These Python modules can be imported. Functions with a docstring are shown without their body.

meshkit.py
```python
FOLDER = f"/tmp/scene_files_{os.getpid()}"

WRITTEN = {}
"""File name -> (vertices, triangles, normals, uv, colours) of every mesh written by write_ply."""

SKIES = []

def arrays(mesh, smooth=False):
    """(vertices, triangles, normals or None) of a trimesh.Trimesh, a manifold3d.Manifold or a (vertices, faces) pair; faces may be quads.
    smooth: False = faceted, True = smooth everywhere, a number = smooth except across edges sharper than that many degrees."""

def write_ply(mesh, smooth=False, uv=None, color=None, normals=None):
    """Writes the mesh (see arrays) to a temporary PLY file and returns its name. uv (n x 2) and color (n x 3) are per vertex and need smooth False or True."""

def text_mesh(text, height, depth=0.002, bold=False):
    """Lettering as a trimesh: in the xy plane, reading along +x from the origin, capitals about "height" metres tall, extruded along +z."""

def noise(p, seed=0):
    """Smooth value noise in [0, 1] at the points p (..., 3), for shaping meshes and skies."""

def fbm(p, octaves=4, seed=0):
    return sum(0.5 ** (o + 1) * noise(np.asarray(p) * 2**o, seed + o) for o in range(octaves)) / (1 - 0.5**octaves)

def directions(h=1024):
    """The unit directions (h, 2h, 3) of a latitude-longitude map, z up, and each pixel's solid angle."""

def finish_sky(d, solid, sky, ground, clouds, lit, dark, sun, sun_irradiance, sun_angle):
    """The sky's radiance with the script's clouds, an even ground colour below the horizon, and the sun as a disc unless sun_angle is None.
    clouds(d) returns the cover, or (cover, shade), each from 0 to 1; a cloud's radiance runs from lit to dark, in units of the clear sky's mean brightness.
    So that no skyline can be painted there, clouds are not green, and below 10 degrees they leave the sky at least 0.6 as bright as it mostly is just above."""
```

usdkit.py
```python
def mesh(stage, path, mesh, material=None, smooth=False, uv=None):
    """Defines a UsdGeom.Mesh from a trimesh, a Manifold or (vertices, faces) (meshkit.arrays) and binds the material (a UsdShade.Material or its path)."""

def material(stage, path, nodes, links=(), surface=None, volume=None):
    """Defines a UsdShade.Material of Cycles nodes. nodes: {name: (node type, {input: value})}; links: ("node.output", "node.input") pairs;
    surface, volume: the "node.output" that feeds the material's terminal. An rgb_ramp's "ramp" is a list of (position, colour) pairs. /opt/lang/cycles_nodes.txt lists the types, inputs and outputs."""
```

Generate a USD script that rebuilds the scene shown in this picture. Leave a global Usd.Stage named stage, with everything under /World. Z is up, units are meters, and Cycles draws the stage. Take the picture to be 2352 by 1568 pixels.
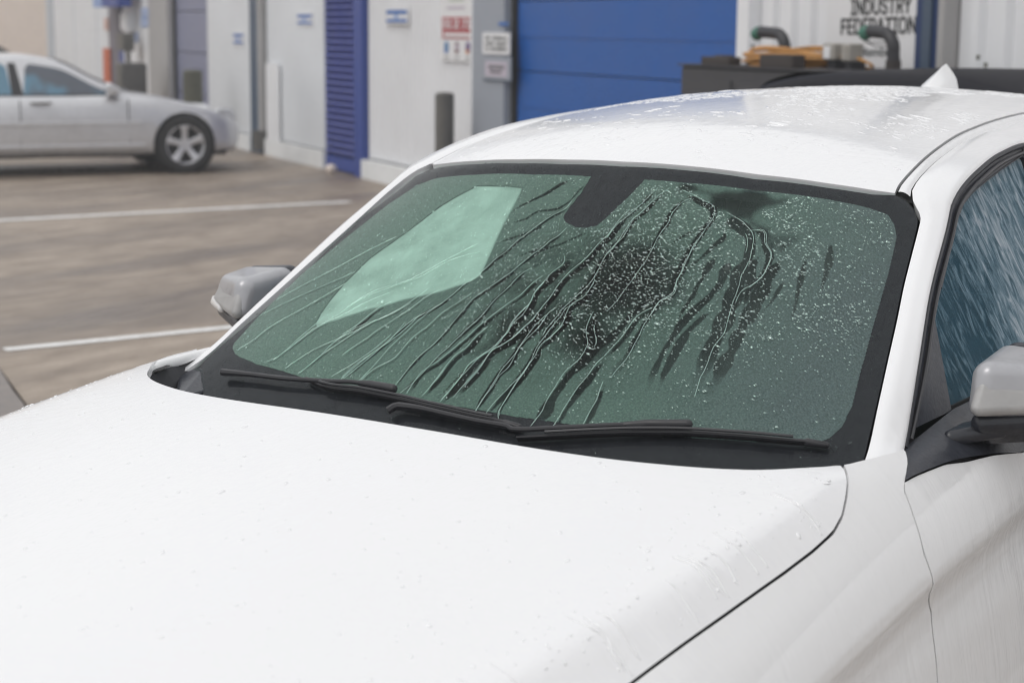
import math, random
import numpy as np, trimesh, shapely
from shapely.geometry import Polygon, LineString, box as sbox, Point
from shapely.ops import unary_union
from scipy.spatial import Delaunay
import manifold3d as m3
from pxr import Usd, UsdGeom, UsdLux, UsdShade, Gf, Sdf, Vt
import usdkit, meshkit

stage = Usd.Stage.CreateInMemory()
UsdGeom.SetStageUpAxis(stage, 'Z'); UsdGeom.SetStageMetersPerUnit(stage, 1.0)
UsdGeom.Xform.Define(stage, '/World'); UsdGeom.Scope.Define(stage, '/World/Looks')
random.seed(7); rng = np.random.default_rng(7)

# ------------------------------------------------------------------ camera, sky, sun, exposure
CAM_EYE = np.array([1.97262, 1.79152, 1.63803]); CAM_YAW, CAM_PITCH, CAM_ROLL = 3.727747, .172034, .008671
cam = UsdGeom.Camera.Define(stage, '/World/camera')
def _camera():
    f = np.array([math.cos(CAM_YAW)*math.cos(CAM_PITCH), math.sin(CAM_YAW)*math.cos(CAM_PITCH), -math.sin(CAM_PITCH)])
    r = np.array([math.sin(CAM_YAW), -math.cos(CAM_YAW), 0]); u = np.cross(r, f)
    c, s = math.cos(CAM_ROLL), math.sin(CAM_ROLL)
    r2, u2 = c*r + s*u, -s*r + c*u
    m = Gf.Matrix4d(*r2, 0, *u2, 0, *(-f), 0, *CAM_EYE, 1)
    cam.AddTransformOp().Set(m)
    cam.CreateHorizontalApertureAttr(22.2); cam.CreateVerticalApertureAttr(22.2*682/1024)
    cam.CreateFocalLengthAttr(22.2*4163.66/2352)
    cam.CreateClippingRangeAttr(Gf.Vec2f(.05, 2000))
    cam.CreateFStopAttr(3.0); cam.CreateFocusDistanceAttr(3.25)
    cam.CreateExposureAttr(EXPOSURE)
EXPOSURE = -0.12
SUN_EL, SUN_ROT = math.radians(55), math.radians(120)      # rotation = atan2(x, y) of the direction towards the sun
_camera()
sky_mat = usdkit.material(stage, '/World/Looks/overcast_sky', {
    'sky': ('sky_texture', {'sky_type': 'single_scattering', 'sun_disc': False, 'sun_elevation': SUN_EL, 'sun_rotation': SUN_ROT}),
    'tc': ('texture_coordinate', {}),
    'n': ('noise_texture', {'scale': 2.2, 'detail': 5, 'roughness': .55}),
    'r': ('rgb_ramp', {'ramp': [(.3, (7.0, 7.1, 7.3)), (.7, (10.2, 10.2, 10.2))]}),
    'mx': ('mix', {'mix_type': 'mix', 'fac': .93}), 'sz': ('separate_xyz', {}), 'el': ('map_range', {'from_min': 0, 'from_max': 1, 'to_min': .80, 'to_max': 1.14, 'clamp': True}), 'el3': ('combine_xyz', {}), 'up': ('mix', {'mix_type': 'multiply', 'fac': 1.0}),
    'bg': ('background_shader', {'strength': .12})},
    [('tc.generated', 'n.vector'), ('n.fac', 'r.fac'), ('sky.color', 'mx.color1'), ('r.color', 'mx.color2'), ('tc.generated', 'sz.vector'), ('sz.z', 'el.value'), ('el.result', 'el3.x'), ('el.result', 'el3.y'), ('el.result', 'el3.z'), ('mx.color', 'up.color1'), ('el3.vector', 'up.color2'), ('up.color', 'bg.color')], surface='bg.background')
dome = UsdLux.DomeLight.Define(stage, '/World/sky')
UsdShade.MaterialBindingAPI.Apply(dome.GetPrim()).Bind(sky_mat)
dome.GetPrim().SetCustomDataByKey('kind', 'structure')
sun = UsdLux.DistantLight.Define(stage, '/World/sun')
sun.CreateIntensityAttr(.25); sun.CreateAngleAttr(25.0); sun.CreateColorAttr(Gf.Vec3f(1, .97, .93)); sun.GetPrim().CreateAttribute('inputs:normalize', Sdf.ValueTypeNames.Bool).Set(True)
sd = np.array([math.sin(SUN_ROT)*math.cos(SUN_EL), math.cos(SUN_ROT)*math.cos(SUN_EL), math.sin(SUN_EL)])
def _look(op, z):
    z = z/np.linalg.norm(z); x = np.cross([0, 0, 1], z); x /= np.linalg.norm(x); y = np.cross(z, x)
    op.Set(Gf.Matrix4d(*x, 0, *y, 0, *z, 0, 0, 0, 0, 1))
_look(sun.AddTransformOp(), sd)

# ------------------------------------------------------------------ helpers
PROP = {}
def numbered(path):
    if not stage.GetPrimAtPath(path): return path
    k = 1
    while stage.GetPrimAtPath(f'{path}_{k:03d}'): k += 1
    return f'{path}_{k:03d}'
def meta(p, label=None, cat=None, group=None, kind=None):
    for k, v in (('label', label), ('category', cat), ('group', group), ('kind', kind)):
        if v: p.SetCustomDataByKey(k, v)
    return p
def obj(name, mesh, mat, parent=None, smooth=30, label=None, cat=None, group=None, kind=None):
    path = numbered((str(parent.GetPath()) if parent else '/World') + '/' + name)
    g = usdkit.mesh(stage, path, mesh, mat, smooth=smooth)
    return meta(g.GetPrim(), label, cat, group, kind)
def thing(name, label, cat, group=None, loc=(0, 0, 0), rot=0.0):
    x = UsdGeom.Xform.Define(stage, numbered('/World/' + name))
    x.AddTranslateOp().Set(Gf.Vec3d(*map(float, loc)))
    if rot: x.AddRotateZOp().Set(float(rot))
    return meta(x.GetPrim(), label, cat, group)
def holder(name, parent, label=None):
    return meta(UsdGeom.Xform.Define(stage, numbered(str(parent.GetPath()) + '/' + name)).GetPrim(), label)
def cat_(ms):
    return trimesh.util.concatenate([m if isinstance(m, trimesh.Trimesh) else tri(m) for m in ms])
def tri(m):
    v, f, _ = meshkit.arrays(m); return trimesh.Trimesh(v, f, process=False)
def bx(x0, x1, y0, y1, z0, z1, r=0.0):
    if r <= 0:
        m = trimesh.creation.box([x1-x0, y1-y0, z1-z0]); m.apply_translation([(x0+x1)/2, (y0+y1)/2, (z0+z1)/2]); return m
    return hull([(x, y, z, r) for x in (x0+r, x1-r) for y in (y0+r, y1-r) for z in (z0+r, z1-r)], 12)
def hull(pts, seg=14):
    return tri(m3.Manifold.batch_hull([m3.Manifold.sphere(p[3], seg).translate(p[:3]) for p in pts]))
def tube(pts, r, sides=8, caps=True):
    p = np.asarray(pts, float); r = np.broadcast_to(np.asarray(r, float), (len(p),))
    t = np.gradient(p, axis=0); t /= np.linalg.norm(t, axis=1, keepdims=True) + 1e-12
    a = np.cross(t, [0, 0, 1.0]); bad = np.linalg.norm(a, axis=1) < .05; a[bad] = np.cross(t[bad], [1.0, 0, 0]); 
    for i in range(1, len(a)):
        if a[i] @ a[i-1] < 0: a[i] = -a[i]
    a /= np.linalg.norm(a, axis=1, keepdims=True); b = np.cross(t, a)
    ang = np.arange(sides)*2*np.pi/sides
    v = p[:, None] + r[:, None, None]*(np.cos(ang)[None, :, None]*a[:, None] + np.sin(ang)[None, :, None]*b[:, None])
    f = []
    n = len(p)
    for i in range(n-1):
        for j in range(sides):
            k = (j+1) % sides
            f.append([i*sides+j, i*sides+k, (i+1)*sides+k, (i+1)*sides+j])
    v = v.reshape(-1, 3); F = np.vstack([np.array(f)[:, [0, 1, 2]], np.array(f)[:, [0, 2, 3]]])
    if caps:
        v = np.vstack([v, p[0], p[-1]]); c0, c1 = len(v)-2, len(v)-1
        F = np.vstack([F] + [[c0, (j+1) % sides, j] for j in range(sides)] + [[c1, (n-1)*sides+j, (n-1)*sides+(j+1) % sides] for j in range(sides)])
    m = trimesh.Trimesh(v, F, process=False); return m
def smooth_path(p, n=60):
    from scipy.interpolate import CubicSpline
    p = np.asarray(p, float); s = np.r_[0, np.cumsum(np.linalg.norm(np.diff(p, axis=0), axis=1))]
    keep = np.r_[True, np.diff(s) > 1e-6]
    from scipy.interpolate import PchipInterpolator
    return PchipInterpolator(s[keep], p[keep])(np.linspace(0, s[-1], n))
def resample(p, h, closed=False):
    p = np.asarray(p, float)
    if closed and np.linalg.norm(p[0]-p[-1]) > 1e-9: p = np.vstack([p, p[:1]])
    s = np.r_[0, np.cumsum(np.linalg.norm(np.diff(p, axis=0), axis=1))]
    n = max(2, int(round(s[-1]/h))+1)
    q = np.stack([np.interp(np.linspace(0, s[-1], n), s, p[:, k]) for k in range(p.shape[1])], 1)
    return q[:-1] if closed else q
def lift(poly, func, h=.03, rim=.012, inside=(-1.3, 0, .55), edge=None):
    """A curved panel: the 2-D polygon meshed with triangles of about h, carried onto the surface func(P); its border turns inward by rim."""
    polys = [g for g in getattr(poly, 'geoms', [poly]) if g.area > 1e-6]
    out = []
    for pg in polys:
        rings = [resample(np.array(r.coords)[:, :2], edge or h*.6, True) for r in [pg.exterior, *pg.interiors]]
        x0, y0, x1, y1 = pg.bounds
        gx, gy = np.meshgrid(np.arange(x0, x1+h, h), np.arange(y0, y1+h, h*.87)); gx = gx + (np.arange(gx.shape[0]) % 2)[:, None]*h/2
        G = np.stack([gx.ravel(), gy.ravel()], 1); inner = pg.buffer(-(edge or h*.6)*.6)
        G = G[shapely.contains_xy(inner, G[:, 0], G[:, 1])] if not inner.is_empty else G[:0]
        P = np.vstack(rings + [G]); tr_ = Delaunay(P).simplices
        c = P[tr_].mean(1); tr_ = tr_[shapely.contains_xy(pg, c[:, 0], c[:, 1])]
        ar = np.cross(P[tr_[:, 1]]-P[tr_[:, 0]], P[tr_[:, 2]]-P[tr_[:, 0]]); tr_ = tr_[np.abs(ar) > 1e-10]
        V = func(P); 
        fn = np.cross(V[tr_[:, 1]]-V[tr_[:, 0]], V[tr_[:, 2]]-V[tr_[:, 0]])
        d = np.einsum('ij,ij->i', fn, V[tr_].mean(1)-np.array(inside)); tr_[d < 0] = tr_[d < 0][:, ::-1]
        F = [tr_]; VV = [V]
        if rim:
            fn = np.cross(V[tr_[:, 1]]-V[tr_[:, 0]], V[tr_[:, 2]]-V[tr_[:, 0]]); n = np.zeros_like(V)
            for k in range(3): np.add.at(n, tr_[:, k], fn)
            n /= np.linalg.norm(n, axis=1, keepdims=True)+1e-15
            at, base = 0, len(V)
            for r in rings:
                m = len(r); i = np.arange(at, at+m); j = np.r_[i[1:], i[:1]]
                VV.append(V[i]-n[i]*rim); k = base + np.arange(m); l = np.r_[k[1:], k[:1]]
                q = np.vstack([np.stack([i, k, l], 1), np.stack([i, l, j], 1)])
                F.append(q); at += m; base += m
        out.append(trimesh.Trimesh(np.vstack(VV), np.vstack(F), process=False))
    return trimesh.util.concatenate(out)
def film(poly, func, cell=.035):
    """A thin sheet cut exactly along the polygon, in cells small enough to follow the curve of func."""
    x0, y0, x1, y1 = poly.bounds; V, F, n = [], [], 0
    for i in np.arange(x0, x1, cell):
        for j in np.arange(y0, y1, cell):
            c = poly.intersection(sbox(i, j, i+cell, j+cell))
            for g in getattr(c, 'geoms', [c]):
                if g.geom_type != 'Polygon' or g.area < 1e-8: continue
                v, f = trimesh.creation.triangulate_polygon(g, engine='earcut')
                V.append(v); F.append(f+n); n += len(v)
    P = np.vstack(V); F = np.vstack(F); v = func(P)
    fn = np.cross(v[F[:, 1]]-v[F[:, 0]], v[F[:, 2]]-v[F[:, 0]]); F[fn[:, 2] < 0] = F[fn[:, 2] < 0][:, ::-1]
    m = trimesh.Trimesh(v, F, process=False); m.merge_vertices(digits_vertex=5); return m
def mirror(m):
    m = m.copy(); m.vertices[:, 1] *= -1; m.faces = m.faces[:, ::-1]; return m
def loft(A, B, n=8, bulge=0.0, out=(0, 0, 1), prof=None):
    """A strip between the curves A and B (same number of points), arched by bulge along out."""
    A = np.asarray(A, float); B = np.asarray(B, float); s = np.linspace(0, 1, n)
    o = np.asarray(out, float); o = np.broadcast_to(o, A.shape)
    V = A[:, None]*(1-s)[None, :, None] + B[:, None]*s[None, :, None] + o[:, None]*(bulge*(4*s*(1-s)) if prof is None else prof(s))[None, :, None]
    m, F = len(A), []
    for i in range(m-1):
        for j in range(n-1):
            F.append([i*n+j, (i+1)*n+j, (i+1)*n+j+1, i*n+j+1])
    F = np.array(F); return V.reshape(-1, 3), np.vstack([F[:, [0, 1, 2]], F[:, [0, 2, 3]]])
def faceout(vf, inside=(-1.3, 0, .55)):
    v, f = vf; fn = np.cross(v[f[:, 1]]-v[f[:, 0]], v[f[:, 2]]-v[f[:, 0]])
    if (np.einsum('ij,ij->i', fn, v[f].mean(1)-np.array(inside))).sum() < 0: f = f[:, ::-1]
    return trimesh.Trimesh(v, f, process=False)
def revolve(prof, seg=40, axis='y'):
    """prof: (radius, offset) pairs turned round the y axis."""
    p = np.asarray(prof, float); a = np.arange(seg)*2*np.pi/seg
    v = np.stack([np.cos(a)[:, None]*p[None, :, 0], np.broadcast_to(p[None, :, 1], (seg, len(p))), np.sin(a)[:, None]*p[None, :, 0]], -1)
    n = len(p); F = []
    for i in range(seg):
        k = (i+1) % seg
        for j in range(n-1): F.append([i*n+j, i*n+j+1, k*n+j+1, k*n+j])
    F = np.array(F); m = trimesh.Trimesh(v.reshape(-1, 3), np.vstack([F[:, [0, 1, 2]], F[:, [0, 2, 3]]]), process=False)
    return m

# ------------------------------------------------------------------ materials
def lin(r, g, b):
    c = np.array([r, g, b])/255.0; return tuple(np.where(c < .04045, c/12.92, ((c+.055)/1.055)**2.4))
def mat(name, color, rough=.5, metal=0.0, spec=.5, var=0.0, scale=6.0, bump=0.0, bscale=40.0, bdist=.002, coat=0.0, coat_rough=.03, stretch=(1, 1, 1)):
    """Principled material whose colour wanders by var and whose surface is roughened by noise bump, in object space."""
    c = np.array(color, float)
    N = {'p': ('principled_bsdf', {'base_color': tuple(c), 'roughness': rough, 'metallic': metal, 'specular_ior_level': spec, 'coat_weight': coat, 'coat_roughness': coat_rough}),
         'tc': ('texture_coordinate', {}), 'mp': ('mapping', {'scale': stretch})}
    L = [('tc.object', 'mp.vector')]
    if var:
        N['n'] = ('noise_texture', {'scale': scale, 'detail': 5, 'roughness': .6})
        N['r'] = ('rgb_ramp', {'ramp': [(.25, tuple(c*(1-var))), (.75, tuple(np.minimum(c*(1+var), .95)))]})
        N['rr'] = ('map_range', {'from_min': .3, 'from_max': .7, 'to_min': rough*.8, 'to_max': min(1, rough*1.25)})
        L += [('mp.vector', 'n.vector'), ('n.fac', 'r.fac'), ('r.color', 'p.base_color'), ('n.fac', 'rr.value'), ('rr.result', 'p.roughness')]
    if bump:
        N['bn'] = ('noise_texture', {'scale': bscale, 'detail': 4}); N['b'] = ('bump', {'strength': bump, 'distance': bdist})
        L += [('mp.vector', 'bn.vector'), ('bn.fac', 'b.height'), ('b.normal', 'p.normal')]
    return usdkit.material(stage, '/World/Looks/' + name, N, L, surface='p.BSDF')
def glass_mat(name, tint, gloss=(1, 1, 1), ior=1.35, rough=.0):
    return usdkit.material(stage, '/World/Looks/' + name, {
        't': ('transparent_bsdf', {'color': tint}), 'g': ('glossy_bsdf', {'color': gloss, 'roughness': rough}), 'f': ('fresnel', {'IOR': ior}), 'm': ('mix_closure', {})},
        [('f.fac', 'm.fac'), ('t.BSDF', 'm.closure1'), ('g.BSDF', 'm.closure2')], surface='m.closure')

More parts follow.
